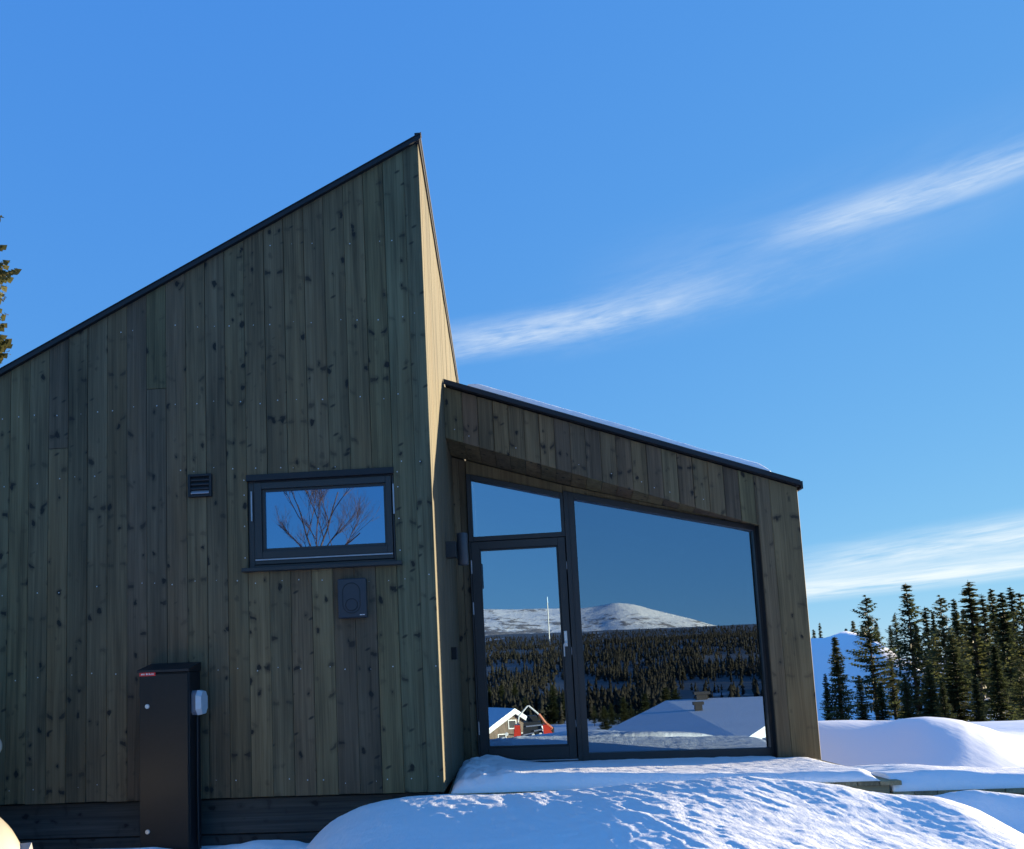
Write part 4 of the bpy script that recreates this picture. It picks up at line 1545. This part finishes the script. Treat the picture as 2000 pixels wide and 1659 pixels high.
def put_spruce(p, az, el, d, label, group, wscale=1.0, mir=False, sink=0.15):
    if mir:
        x_, y_ = MIRX + d * math.sin(R(az + 16)), MIRY - d * math.cos(R(az + 16))
    else:
        x_, y_ = polar(az, d)
    zb = gz(x_, y_) - sink
    h = 0.7 + d * math.tan(R(el)) - zb
    sc = h / 9.0
    o = protos[p]
    rz_ = random.uniform(0, 6.28)
    loc = (x_, y_, zb)
    sxy = sc * wscale
    if p not in used:
        used.add(p)
        o.location = loc
        o.rotation_euler = (0, 0, rz_)
        o.scale = (sxy, sxy, sc)
        o['label'] = label
        o['group'] = group
        return o
    return copy_tree(o, loc, rz_, (sxy, sxy, sc), label, group)


GR = 'spruces on the snowy rise to the right of the cabin'
# az, el of the tip, distance, prototype, width, label
front_trees = [
    (20.95, 1.45, 33, 0, 1.15, 'small slender spruce nearest the corner post of the glazed wing'),
    (20.25, -0.75, 33, 2, 0.95, 'smallest spruce, low beside the corner post of the wing'),
    (22.80, 3.75, 37, 1, 1.00, 'ragged open spruce with thin lower stem before the snow hill'),
    (22.05, -0.9, 34, 5, 1.0, 'low bushy spruce just right of the small slender one'),
    (24.93, 4.30, 42, 3, 1.20, 'tall spruce with wide upswept tiers and pointed top, left of the dense group'),
    (23.75, 0.3, 38, 4, 1.6, 'thin half height spruce below the slope of the snow hill'),
    (26.55, 3.45, 44, 1, 1.0, 'rough topped spruce right of the wide tiered one'),
    (27.98, 4.20, 47, 4, 1.75, 'tallest spruce with a thin bare spire'),
    (26.9, 1.2, 37, 5, 1.25, 'broad olive green spruce standing in front of the dense group'),
    (28.85, 0.55, 40, 0, 1.3, 'broad dark spruce in front near the right edge'),
    (29.45, 3.35, 52, 2, 1.2, 'tall dark spruce near the right edge'),
    (30.3, 3.3, 48, 3, 1.1, 'dark spruce cut by the right edge of the photo'),
]
for az_, el_, d_, p_, w_, lb_ in front_trees:
    put_spruce(p_, az_, el_, d_, lb_, GR, w_)
backrow = [(25.75, 2.9, 53, 4, 1.4), (27.2, 3.2, 58, 2, 1.0), (28.55, 3.4, 57, 4, 1.5), (29.0, 3.6, 61, 2, 1.0), (29.9, 3.7, 60, 4, 1.3), (24.2, 2.6, 56, 1, 0.9),
           (31.0, 3.6, 62, 0, 1.0), (26.1, 2.5, 62, 0, 0.9), (27.6, 2.6, 66, 5, 0.9), (29.55, 2.3, 64, 5, 1.0), (28.2, 2.2, 60, 0, 1.0), (30.5, 2.3, 66, 1, 1.0), (23.9, 1.9, 62, 5, 0.8), (25.2, 2.0, 66, 0, 0.9), (32.0, 3.2, 58, 3, 1.0), (33.2, 3.5, 60, 2, 1.1)]
for az_, el_, d_, p_, w_ in backrow:
    put_spruce(p_, az_, el_, d_, 'dark spruce in the dense back row on the right', 'spruces in the dense back row', w_)
for az_, el_, d_, p_, w_, lb_ in ((20.2, 2.35, 66, 4, 0.9, 'tiny bare spire standing on top of the snow hill'), (19.85, 1.9, 67, 2, 0.9, 'tiny dense spruce on the snow hill left of the bare spire'),
                                  (22.0, 2.3, 66, 5, 0.8, 'low dense spruce on top of the snow hill'), (19.4, 1.95, 68, 4, 0.9, 'tiny thin spruce by the corner post on top of the snow hill')):
    put_spruce(p_, az_, el_, d_, lb_, 'small spruces on top of the snow hill', w_)
for az_, el_, d_, p_, w_ in ((21.6, 1.9, 66, 0, 0.8), (22.5, 2.0, 67, 5, 0.8), (23.2, 2.2, 66, 2, 0.9)):
    put_spruce(p_, az_, el_, d_, 'low dense spruce in the clump along the top of the snow hill', 'small spruces in the clump on the snow hill', w_)
under = [(27.8, -1.2, 36, 2, 1.4), (25.6, -0.5, 36, 5, 1.2), (24.4, -1.0, 35, 0, 1.3), (29.9, -0.4, 38, 1, 1.1), (26.2, -1.4, 34, 2, 1.4), (23.1, -1.4, 34, 5, 1.2)]
for az_, el_, d_, p_, w_ in under:
    put_spruce(p_, az_, el_, d_, 'young spruce filling in below the taller spruces', 'young spruces below the taller ones', w_)

# golden lit tree at the far left behind the gable
mbp, Vp, Fp = spruce_arrays(33, 11.9, 1.60, bare=0.25, spacing=0.085, slim=0.30, droop=0.15, fine=0.36)
tx, ty = polar(-33.0, 20)
zt = gz(tx, ty)
lt_ = empty('pine_tree', (tx, ty, zt), 'golden lit conifer showing at the left edge above the gable roof', 'tree', local=True)
link('trunk', mbp.mesh('trunk', M['bark'], True), lt_)
link('crown', npmesh('crown', Vp, Fp, M['pine']), lt_)
lt_.scale = (1, 1, 1.0)


# bare birch behind the camera, mirrored in the gable window
def birch(base, h, seed):
    r = random.Random(seed)
    mbt, mbb = MB(), MB()

    def grow(p, d, L, rad, depth, mb_):
        n = 4 if depth < 3 else 3
        pts = [p]
        q = p.copy()
        dd = d.copy()
        for k in range(n):
            dd = (dd + Vector((r.uniform(-.16, .16), r.uniform(-.16, .16), r.uniform(-.04, .13)))).normalized()
            q = q + dd * (L / n)
            pts.append(q.copy())
        mb_.tube(pts, [rad * (1 - 0.5 * k / n) for k in range(n + 1)], 5 if depth < 2 else 3, caps=False)
        if depth >= 5 or L < 0.12:
            return
        nb__ = r.randint(3, 5)
        for b in range(nb__):
            f = r.uniform(0.25, 1.0)
            i_ = min(n - 1, int(f * n))
            pp = pts[i_].lerp(pts[i_ + 1], f * n - i_)
            ang = r.uniform(0, 6.28)
            axis = Vector((math.cos(ang), math.sin(ang), 0))
            nd = (dd * 0.75 + axis * r.uniform(0.45, 0.85) + Vector((0, 0, 0.12))).normalized()
            grow(pp, nd, L * r.uniform(0.48, 0.72), rad * 0.52, depth + 1, mbb)

    top = Vector((0.0, 0.0, h))
    mbt.tube([(0.1, 0, -0.3), (0.04, 0.05, h * 0.4), (0, 0, h)], [0.11, 0.085, 0.06], 7, caps=False)
    for d, L, rad in (((-0.30, 0.1, 1.0), 1.9, 0.040), ((0.50, -0.1, 1.0), 2.3, 0.044), ((1.0, 0.2, 0.42), 2.1, 0.034), ((0.15, 0.5, 1.0), 1.5, 0.032), ((-0.75, -0.3, 0.75), 1.3, 0.026), ((0.75, -0.5, 0.75), 1.6, 0.030)):
        grow(top - Vector((0, 0, 0.15)), Vector(d).normalized(), L, rad, 1, mbb)
    o = empty('birch_tree', base, 'bare reddish birch mirrored in the gable window', 'tree', local=True)
    link('trunk', mbt.mesh('trunk', M['birch'], True), o)
    link('crown', mbb.mesh('crown', M['birch']), o)
    return o


bx_, by_ = -4.85, -12.24
birch((bx_, by_, gz(bx_, by_)), 4.2 - gz(bx_, by_), 4).scale = (0.74, 0.74, 1.0)

# ------------------------------------------------------------------ what the glass mirrors: neighbours, forest
def mpol(az, d):
    return MIRX + d * math.sin(R(az + 16)), MIRY - d * math.cos(R(az + 16))


def build_forest():
    r = np.random.default_rng(5)
    pts = []
    tries = 0
    while len(pts) < 26000 and tries < 200000:
        tries += 1
        az_ = r.uniform(-42, 12)
        d_ = 105 + (r.random() ** 1.35) * 660
        x_, y_ = mpol(az_, d_)
        # snowy clearings
        cl = vnoise(np.array([x_ / 26.0]), np.array([y_ / 55.0]), 4)[0] + 0.35 * vnoise(np.array([x_ / 9.0]), np.array([y_ / 18.0]), 14)[0]
        if cl > 0.86 and d_ < 600 and r.random() < 0.92:
            continue
        if -10.5 < az_ < -4.0 and d_ < 215 and r.random() < 0.95:
            continue
        pts.append((x_, y_, d_))
    P = np.array(pts)
    Zg = ground_z(P[:, 0], P[:, 1])
    ns = 6
    V, F = [], []
    for (x_, y_, d_), z0 in zip(P, Zg):
        h = (1.0 + 3.3 * r.random() ** 1.8) * (1.0 if d_ < 450 else 0.8)
        rad = h * r.uniform(0.13, 0.27)
        leanx, leany = r.uniform(-0.05, 0.05) * h, r.uniform(-0.05, 0.05) * h
        tiers = 6 if d_ < 260 else 4
        for t in range(tiers):
            f0 = 0.05 + 0.80 * t / tiers
            f1 = min(1.0, f0 + 1.35 / tiers)
            rb = rad * (1 - f0) ** 0.7 * r.uniform(0.7, 1.25)
            b = len(V)
            ph = r.uniform(0, 6.28)
            ox, oy = r.uniform(-0.2, 0.2) * rb, r.uniform(-0.2, 0.2) * rb
            for k in range(ns):
                a = ph + 6.283 * k / ns
                q = rb * r.uniform(0.35, 1.35)
                V.append((x_ + ox + leanx * f0 + q * math.cos(a), y_ + oy + leany * f0 + q * math.sin(a), z0 + h * f0 - r.uniform(-0.03, 0.06) * h))
            V.append((x_ + leanx * f1, y_ + leany * f1, z0 + h * f1))
            for k in range(ns):
                F.append((b + k, b + (k + 1) % ns, b + ns))
    me = npmesh('forest', np.array(V), np.array(F), M['forest'])
    link('forest', me, label='dark spruce forest across the valley mirrored in the glass', cat='forest', kind='stuff')


build_forest()
rr_ = random.Random(3)
GM = 'spruces behind the viewer mirrored in the big glass pane'
for az_ in np.linspace(-15.6, -10.4, 9):
    put_spruce(rr_.choice([0, 1, 3, 5]), az_ + rr_.uniform(-.25, .25), rr_.uniform(-2.4, -1.2), rr_.uniform(72, 100), 'olive green spruce beyond the neighbour roof, mirrored in the big pane', GM, 1.5, True)
for az_ in np.linspace(-23.5, -17.2, 10):
    put_spruce(rr_.choice([0, 1, 2, 5]), az_ + rr_.uniform(-.25, .25), rr_.uniform(-1.9, -0.6), rr_.uniform(95, 125), 'dark spruce beyond the gabled house, mirrored in the door glass', 'spruces behind the viewer mirrored in the door glass', 1.4, True)

M['n_wall'] = wood('neighbour_wall', [(0.17, 0.12, 0.085), (0.19, 0.135, 0.095)], knots=False)
M['n_trim'] = plain('white_trim', (0.74, 0.70, 0.64), 0.6)
M['streak_pale'] = plain('pale_streak_tip', (0.45, 0.60, 0.75), 0.5)
M['n_dark'] = plain('dark_chimney', (0.05, 0.045, 0.045), 0.8)


def neighbour_roof():
    # big snow covered roof just below the viewer: ridge and eave located from the mirror image
    d = 34.0
    def pt(az, el, dd):
        x_, y_ = mpol(az, dd)
        return Vector((x_, y_, 0.7 + dd * math.tan(R(el))))
    A = pt(-15.2, -4.72, 28.5)      # near left eave
    B = pt(-11.0, -2.62, 34.5)      # ridge left
    C_ = pt(-2.6, -2.50, 34.0)       # ridge right
    D = pt(-6.6, -5.3, 25.0)      # near right eave
    o = empty('neighbour_cabin', (B.x, B.y, gz(B.x, B.y)), 'neighbour cabin with a broad snow covered roof mirrored in the big glass pane', 'cabin')
    ridge_dir = (C_ - B)
    nz = Vector((0, 0, 1))
    bz = min(gz(A.x, A.y), gz(D.x, D.y)) - 0.4
    far = Vector((B.x - A.x, B.y - A.y, 0))
    A2 = Vector((B.x + far.x, B.y + far.y, A.z))
    D2 = Vector((C_.x + C_.x - D.x, C_.y + C_.y - D.y, D.z))
    th = Vector((0, 0, 0.32))
    rf_ = MB()
    rf_.add([A, D, C_, B, A + th, D + th, C_ + th, B + th], [(0, 1, 2, 3), (7, 6, 5, 4), (0, 4, 5, 1), (1, 5, 6, 2), (2, 6, 7, 3), (3, 7, 4, 0)])
    rf_.add([A2, D2, C_, B, A2 + th, D2 + th, C_ + th, B + th], [(3, 2, 1, 0), (4, 5, 6, 7), (0, 1, 5, 4), (1, 2, 6, 5), (2, 3, 7, 6), (3, 0, 4, 7)])
    rf_.build('snowy_roof', M['snow_soft'], o)
    w = MB()
    i_ = 0.94
    c = (A + D + A2 + D2) / 4
    def ins(p):
        q = c + (p - c) * i_
        return Vector((q.x, q.y, p.z - 0.02))
    P = [ins(A), ins(D), ins(D2), ins(A2)]
    w.add([Vector((p.x, p.y, bz)) for p in P] + P, [(0, 1, 5, 4), (1, 2, 6, 5), (2, 3, 7, 6), (3, 0, 4, 7)])
    Bi, Ci = B + (C_ - B) * 0.03 - th * 0.1, C_ + (B - C_) * 0.03 - th * 0.1
    w.add([P[0], P[3], Bi, P[1], P[2], Ci], [(0, 1, 2), (3, 4, 5)])
    w.build('wall', M['n_wall'], o)
    for f, g, s_, hh in ((0.27, 0.03, 0.40, 0.30), (0.42, 0.42, 0.24, 0.35)):
        p = B.lerp(C_, f).lerp(A.lerp(D, f), g)
        cm = MB().box(p.x - s_ * 0.5, p.x + s_ * 0.5, p.y - s_ * 0.5, p.y + s_ * 0.5, p.z - 0.2, p.z + hh + 0.2)
        cm.box(p.x - s_ * 0.72, p.x + s_ * 0.72, p.y - s_ * 0.72, p.y + s_ * 0.72, p.z + hh + 0.201, p.z + hh + 0.30)
        cm.build('chimney', M['n_dark'], o)


neighbour_roof()
mx_, my_ = mpol(-18.1, 650)  # made-up upright, added to give the bright streak in the door glass
mz_ = gz(mx_, my_) - 0.5
upright = empty('streak_upright', (mx_, my_, mz_), 'thin pale mast added for the bright streak mirrored in the door glass', 'upright')
MB().tube([(mx_, my_, mz_), (mx_, my_, 51.0)], [0.42, 0.36], 8).build('upright_stem', M['n_trim'], upright)
MB().tube([(mx_, my_, 51.01), (mx_, my_, 55.5)], [0.60, 0.45], 8).build('upright_tip', M['streak_pale'], upright)


def gabled_house():
    d = 75.0
    x_, y_ = mpol(-20.75, d)
    zb = 0.7 + d * math.tan(R(-4.55))
    o = empty('gabled_house', (x_, y_, zb), 'small brown gabled house with white trim and snowy roof mirrored low in the door glass', 'house')
    hd = Vector((math.sin(R(-4.75 - 30)), -math.cos(R(-4.75 - 30)), 0))       # away from the viewer
    rt = Vector((-hd.y, hd.x, 0))
    o0 = Vector((x_, y_, zb))

    def q(a, b, z):
        return o0 + rt * a + hd * b + Vector((0, 0, z))
    W, L, he, hr = 2.6, 7.0, 1.2, 2.75
    w = MB()
    w.add([q(-W, 0, -1.0), q(W, 0, -1.0), q(W, 0, he), q(0, 0, hr), q(-W, 0, he), q(-W, L, -1.0), q(W, L, -1.0), q(W, L, he), q(0, L, hr), q(-W, L, he)],
          [(0, 1, 2, 3, 4), (5, 9, 8, 7, 6), (0, 5, 6, 1), (1, 6, 7, 2), (0, 4, 9, 5), (4, 3, 8, 9), (3, 2, 7, 8)])
    w.build('wall', M['n_wall'], o)
    for a_, z_ in ((-1.1, 0.25), (0.9, 0.25), (-0.1, 1.35)):
        wf = MB().prism([q(a_ - 0.38, -0.05, z_), q(a_ + 0.38, -0.05, z_), q(a_ + 0.38, -0.05, z_ + 0.75), q(a_ - 0.38, -0.05, z_ + 0.75)], [q(a_ - 0.38, 0.02, z_), q(a_ + 0.38, 0.02, z_), q(a_ + 0.38, 0.02, z_ + 0.75), q(a_ - 0.38, 0.02, z_ + 0.75)]).build('window', M['n_trim'], o)
        MB().prism([q(a_ - 0.30, -0.07, z_ + 0.08), q(a_ + 0.30, -0.07, z_ + 0.08), q(a_ + 0.30, -0.07, z_ + 0.67), q(a_ - 0.30, -0.07, z_ + 0.67)], [q(a_ - 0.30, -0.055, z_ + 0.08), q(a_ + 0.30, -0.055, z_ + 0.08), q(a_ + 0.30, -0.055, z_ + 0.67), q(a_ - 0.30, -0.055, z_ + 0.67)]).build('pane', M['n_dark'], wf)
    rf_ = MB()
    e = 0.45
    sl_ = (hr - he) / W
    for sg in (-1, 1):
        a1 = sg * (W + e)
        P = [q(a1, -e, he - e * sl_ + 0.02), q(0, -e, hr + 0.02), q(0, L + e, hr + 0.02), q(a1, L + e, he - e * sl_ + 0.02)]
        rf_.prism(P, [p + Vector((0, 0, 0.26)) for p in P])
    rf_.build('snowy_roof', M['snow_soft'], o)
    for sg in (-1, 1):
        a1 = sg * (W + e)
        tb = MB()
        P = [q(a1, -e - 0.06, he - e * sl_ - 0.16), q(0, -e - 0.06, hr - 0.16), q(0, -e - 0.06, hr + 0.10), q(a1, -e - 0.06, he - e * sl_ + 0.10)]
        tb.prism(P, [p + hd * 0.05 for p in P])
        tb.build('barge_board', M['n_trim'], o)


gabled_house()


def tractor():
    d = 60.0
    az0 = -19.55
    x_, y_ = mpol(az0, d)
    zb = 0.7 + d * math.tan(R(-4.62))
    o = empty('red_tractor', (x_, y_, zb), 'red tractor with pale roll frame and black engine mirrored low in the door glass', 'tractor')
    hd = Vector((math.sin(R(az0 + 16)), -math.cos(R(az0 + 16)), 0))
    # rt points to image right in the mirror: mirrored azimuth grows to the right
    rt = Vector((math.cos(R(az0 + 16)), math.sin(R(az0 + 16)), 0))
    o0 = Vector((x_, y_, zb))

    def q(a, b, z):
        return o0 + rt * a + hd * b + Vector((0, 0, z))
    red = plain('tractor_red', (0.55, 0.040, 0.015), 0.35)
    blk = plain('tractor_black', (0.02, 0.02, 0.02), 0.5)
    org = plain('tractor_orange', (0.62, 0.20, 0.10), 0.4)

    def pbox(a0, a1, b0, b1, z0, z1, name, mat, top=None, par=o):
        a0t, a1t = top if top else (a0, a1)
        mb_ = MB().prism([q(a0, b0, z0), q(a1, b0, z0), q(a1t, b0, z1), q(a0t, b0, z1)], [q(a0, b1, z0), q(a1, b1, z0), q(a1t, b1, z1), q(a0t, b1, z1)])
        return mb_.build(name, mat, par)
    pbox(-0.95, -0.55, -0.6, 0.5, 0.25, 1.02, 'fender', red, (-0.85, -0.60))
    pbox(0.62, 1.28, -0.6, 0.5, 0.15, 1.00, 'fender', red, (0.55, 0.78))
    pbox(-0.50, 0.60, -0.45, 0.6, 0.35, 1.15, 'engine', blk, (-0.42, 0.45))
    for a0, a1, z0, z1 in ((-0.45, 0.1, 0.55, 0.62), (-0.30, 0.5, 0.95, 1.0), (0.1, 0.55, 0.72, 0.79)):
        MB().tube([q(a0, -0.52, z0), q(a1, -0.52, z1)], [0.035, 0.035], 6).build('pipe', M['alu'], o)
    MB().tube([q(-0.72, -0.1, 0.95), q(-0.62, -0.1, 1.42), q(-0.18, -0.1, 1.86), q(-0.10, -0.1, 1.88), q(0.30, -0.1, 1.55), q(0.36, -0.1, 1.48)], [0.04] * 6, 6).build('roll_frame', M['n_trim'], o)
    MB().tube([q(0.38, -0.3, 1.50), q(0.70, -0.3, 1.06), q(1.02, -0.4, 0.78)], [0.07, 0.08, 0.09], 6).build('boom', org, o)
    for a, z in ((-1.25, 0.62), (0.05, 0.52), (0.42, 0.55), (-0.85, 0.22)):
        MB().tube([q(a, -0.62, z), q(a, -0.70, z)], [0.085, 0.075], 10).build('headlight', M['n_trim'], o)
    MB().tube([q(-1.25, -0.60, 0.62), q(-0.9, -0.4, 0.55)], [0.03, 0.03], 6).build('headlight_arm', blk, o)
    for a in (-0.75, 0.95):
        wl = MB().tube([q(a - 0.17, 0.0, 0.42), q(a - 0.12, 0.0, 0.42), q(a + 0.12, 0, 0.42), q(a + 0.17, 0, 0.42)], [0.40, 0.45, 0.45, 0.40], 18).build('tyre', blk, o)
    pbox(-0.3, 0.35, 0.1, 0.8, 1.15, 1.42, 'seat', blk, (-0.2, 0.25))
    o.scale = (1.35, 1.35, 1.4)


tractor()

# ------------------------------------------------------------------ car at the left edge
def car():
    paint = bpy.data.materials.new('cream_car_paint')
    paint.use_nodes = True
    b = paint.node_tree.nodes['Principled BSDF']
    b.inputs['Base Color'].default_value = (0.55, 0.50, 0.40, 1)
    b.inputs['Roughness'].default_value = 0.28
    b.inputs['Coat Weight'].default_value = 0.6
    glass = plain('car_glass', (0.02, 0.025, 0.03), 0.08)
    black = plain('car_black', (0.015, 0.015, 0.016), 0.6)
    lens = plain('headlight_lens', (0.35, 0.35, 0.36), 0.12)
    o = empty('parked_car', (-2.475, 3.30, -0.80), 'cream white car whose front corner and mirror show at the left edge', 'car', local=True)
    # local frame: +x forward, +y car's left, z up
    hd = R(-40)
    o.rotation_euler = (0, 0, hd)
    o.scale = (0.95, 0.92, 1.06)

    # body lofted from cross sections; x measured backwards from the nose
    st = [  # x, half width, sill z, shoulder z, top z, top half width
        (-0.00, 0.56, 0.34, 0.60, 0.66, 0.48), (-0.06, 0.70, 0.26, 0.68, 0.745, 0.58), (-0.18, 0.795, 0.23, 0.745, 0.82, 0.64), (-0.42, 0.86, 0.22, 0.80, 0.885, 0.70),
        (-0.80, 0.89, 0.21, 0.85, 0.945, 0.74), (-1.20, 0.90, 0.20, 0.90, 0.995, 0.76), (-1.45, 0.905, 0.20, 0.93, 1.03, 0.77), (-2.2, 0.91, 0.20, 0.96, 1.05, 0.78),
        (-3.2, 0.91, 0.20, 0.97, 1.06, 0.78), (-3.9, 0.89, 0.24, 0.96, 1.05, 0.76), (-4.25, 0.82, 0.32, 0.90, 0.98, 0.70), (-4.35, 0.72, 0.42, 0.82, 0.90, 0.62)]
    mb_ = MB()
    n = 0
    for x_, hw, z0, zs, zt_, tw in st:
        prof = [(0, z0), (hw * 0.93, z0), (hw, z0 + 0.12), (hw * 1.0, (z0 + zs) / 2), (hw * 0.985, zs), (tw, zt_ - 0.012), (tw * 0.5, zt_ + 0.010), (0, zt_ + 0.014)]
        ringp = [(x_, y_, z_) for y_, z_ in prof] + [(x_, -y_, z_) for y_, z_ in reversed(prof[1:-1])]
        n = len(ringp)
        mb_.v += ringp
    for i_ in range(len(st) - 1):
        for k in range(n):
            a = i_ * n + k
            c = i_ * n + (k + 1) % n
            mb_.f.append((a, c, c + n, a + n))
    mb_.f.append(tuple(range(n)))
    mb_.f.append(tuple(reversed(range((len(st) - 1) * n, len(st) * n))))
    me = mb_.mesh('body', paint, True)
    fixnormals(me)
    bo = link('body', me, o)
    sub = bo.modifiers.new('sub', 'SUBSURF')
    sub.levels = sub.render_levels = 2
    # cabin
    gh = MB()
    lo = [(-1.25, 0.74, 1.00), (-1.25, -0.74, 1.00), (-4.15, -0.72, 1.02), (-4.15, 0.72, 1.02)]
    hi = [(-1.98, 0.60, 1.52), (-1.98, -0.60, 1.52), (-3.75, -0.60, 1.53), (-3.75, 0.60, 1.53)]
    gh.add(lo + hi, [(0, 1, 5, 4), (1, 2, 6, 5), (2, 3, 7, 6), (3, 0, 4, 7)])
    me = gh.mesh('window_glass', glass)
    fixnormals(me)
    link('window_glass', me, o)
    rf_ = MB().box(-3.85, -1.93, -0.62, 0.62, 1.515, 1.565, 0.02)
    me = rf_.mesh('roof', paint, True)
    link('roof', me, o)
    for sg in (-1, 1):
        pp = MB()
        for p0, p1 in (((-1.25, sg * 0.745, 1.0), (-1.98, sg * 0.605, 1.53)), ((-2.75, sg * 0.75, 1.0), (-2.72, sg * 0.61, 1.53)), ((-4.15, sg * 0.725, 1.02), (-3.75, sg * 0.605, 1.53))):
            pp.tube([p0, p1], [0.035, 0.035], 6)
        link('pillar', pp.mesh('pillar', paint, True), o)
        # headlight wrapped round the corner
        hl = MB()
        P = [(-0.02, sg * 0.50, 0.60), (-0.075, sg * 0.66, 0.615), (-0.20, sg * 0.775, 0.64), (-0.33, sg * 0.825, 0.685), (-0.30, sg * 0.80, 0.745), (-0.16, sg * 0.72, 0.715), (-0.05, sg * 0.60, 0.675), (-0.01, sg * 0.50, 0.655)]
        hl.prism([(p[0] + 0.035, p[1] * 1.03, p[2] + 0.012) for p in P], [(p[0] - 0.10, p[1] * 0.9, p[2]) for p in P])
        me = hl.mesh('headlight', lens)
        fixnormals(me)
        link('headlight', me, o)
        # door mirror
        mm = MB()
        secs = [(0.86, 0.05, 0.035), (0.92, 0.10, 0.085), (1.00, 0.11, 0.095), (1.07, 0.09, 0.075), (1.10, 0.04, 0.03)]
        for y_, rx, rz__ in secs:
            for k in range(12):
                a = 2 * math.pi * k / 12
                mm.v.append((-1.43 + rx * math.cos(a) * 0.8, sg * y_, 1.130 + rz__ * math.sin(a)))
        for i_ in range(4):
            for k in range(12):
                a = i_ * 12 + k
                c = i_ * 12 + (k + 1) % 12
                mm.f.append((a, c, c + 12, a + 12))
        mm.f.append(tuple(range(12)))
        mm.f.append(tuple(range(48, 60)))
        mm.tube([(-1.45, sg * 0.74, 1.06), (-1.43, sg * 0.90, 1.10)], [0.03, 0.03], 8)
        me = mm.mesh('mirror', paint, True)
        fixnormals(me)
        link('mirror', me, o)
        for xw in (-0.85, -3.45):
            wm = MB().tube([(xw, sg * 0.70, 0.33), (xw, sg * 0.73, 0.33), (xw, sg * 0.90, 0.33), (xw, sg * 0.925, 0.33)], [0.29, 0.33, 0.33, 0.30], 28)
            wo = link('wheel', wm.mesh('wheel', black, True), o)
            rm = MB().tube([(xw, sg * 0.90, 0.33), (xw, sg * 0.932, 0.33)], [0.21, 0.20], 20)
            link('rim', rm.mesh('rim', M['alu'], True), wo)
    gr = MB().box(-0.06, 0.012, -0.40, 0.40, 0.44, 0.58, 0.01)
    link('grille', gr.mesh('grille', black), o)


car()

ORD = ['leftmost', 'second from the left', 'third from the left', 'fourth from the left', 'fifth from the left', 'sixth from the left', 'seventh from the left', 'eighth from the left',
       'eighth from the right', 'seventh from the right', 'sixth from the right', 'fifth from the right', 'fourth from the right', 'third from the right', 'second from the right', 'rightmost']
for grp, head in (('spruces in the dense back row', 'dark spruce of the dense back row, %s of its row'), ('small spruces in the clump on the snow hill', 'low dense spruce in the snow hill clump, %s of three'),
                  ('young spruces below the taller ones', 'young spruce under the taller spruces, %s of six'),
                  ('spruces behind the viewer mirrored in the door glass', 'dark spruce mirrored in the door beyond the gabled house, %s'), (GM, 'olive spruce mirrored in the big pane beyond the snowy roof, %s')):
    row = sorted([o for o in scene.objects if o.get('group') == grp], key=lambda o: math.atan2(o.location.x - (0 if o.location.y > 0 else MIRX), abs(o.location.y - (0 if o.location.y > 0 else MIRY))))
    n_ = len(row)
    for i_, o in enumerate(row):
        o['label'] = head % (ORD[i_] if i_ < (n_ + 1) // 2 else ORD[16 - (n_ - i_)])

for o in scene.objects:
    if '_base' in o:
        del o['_base']
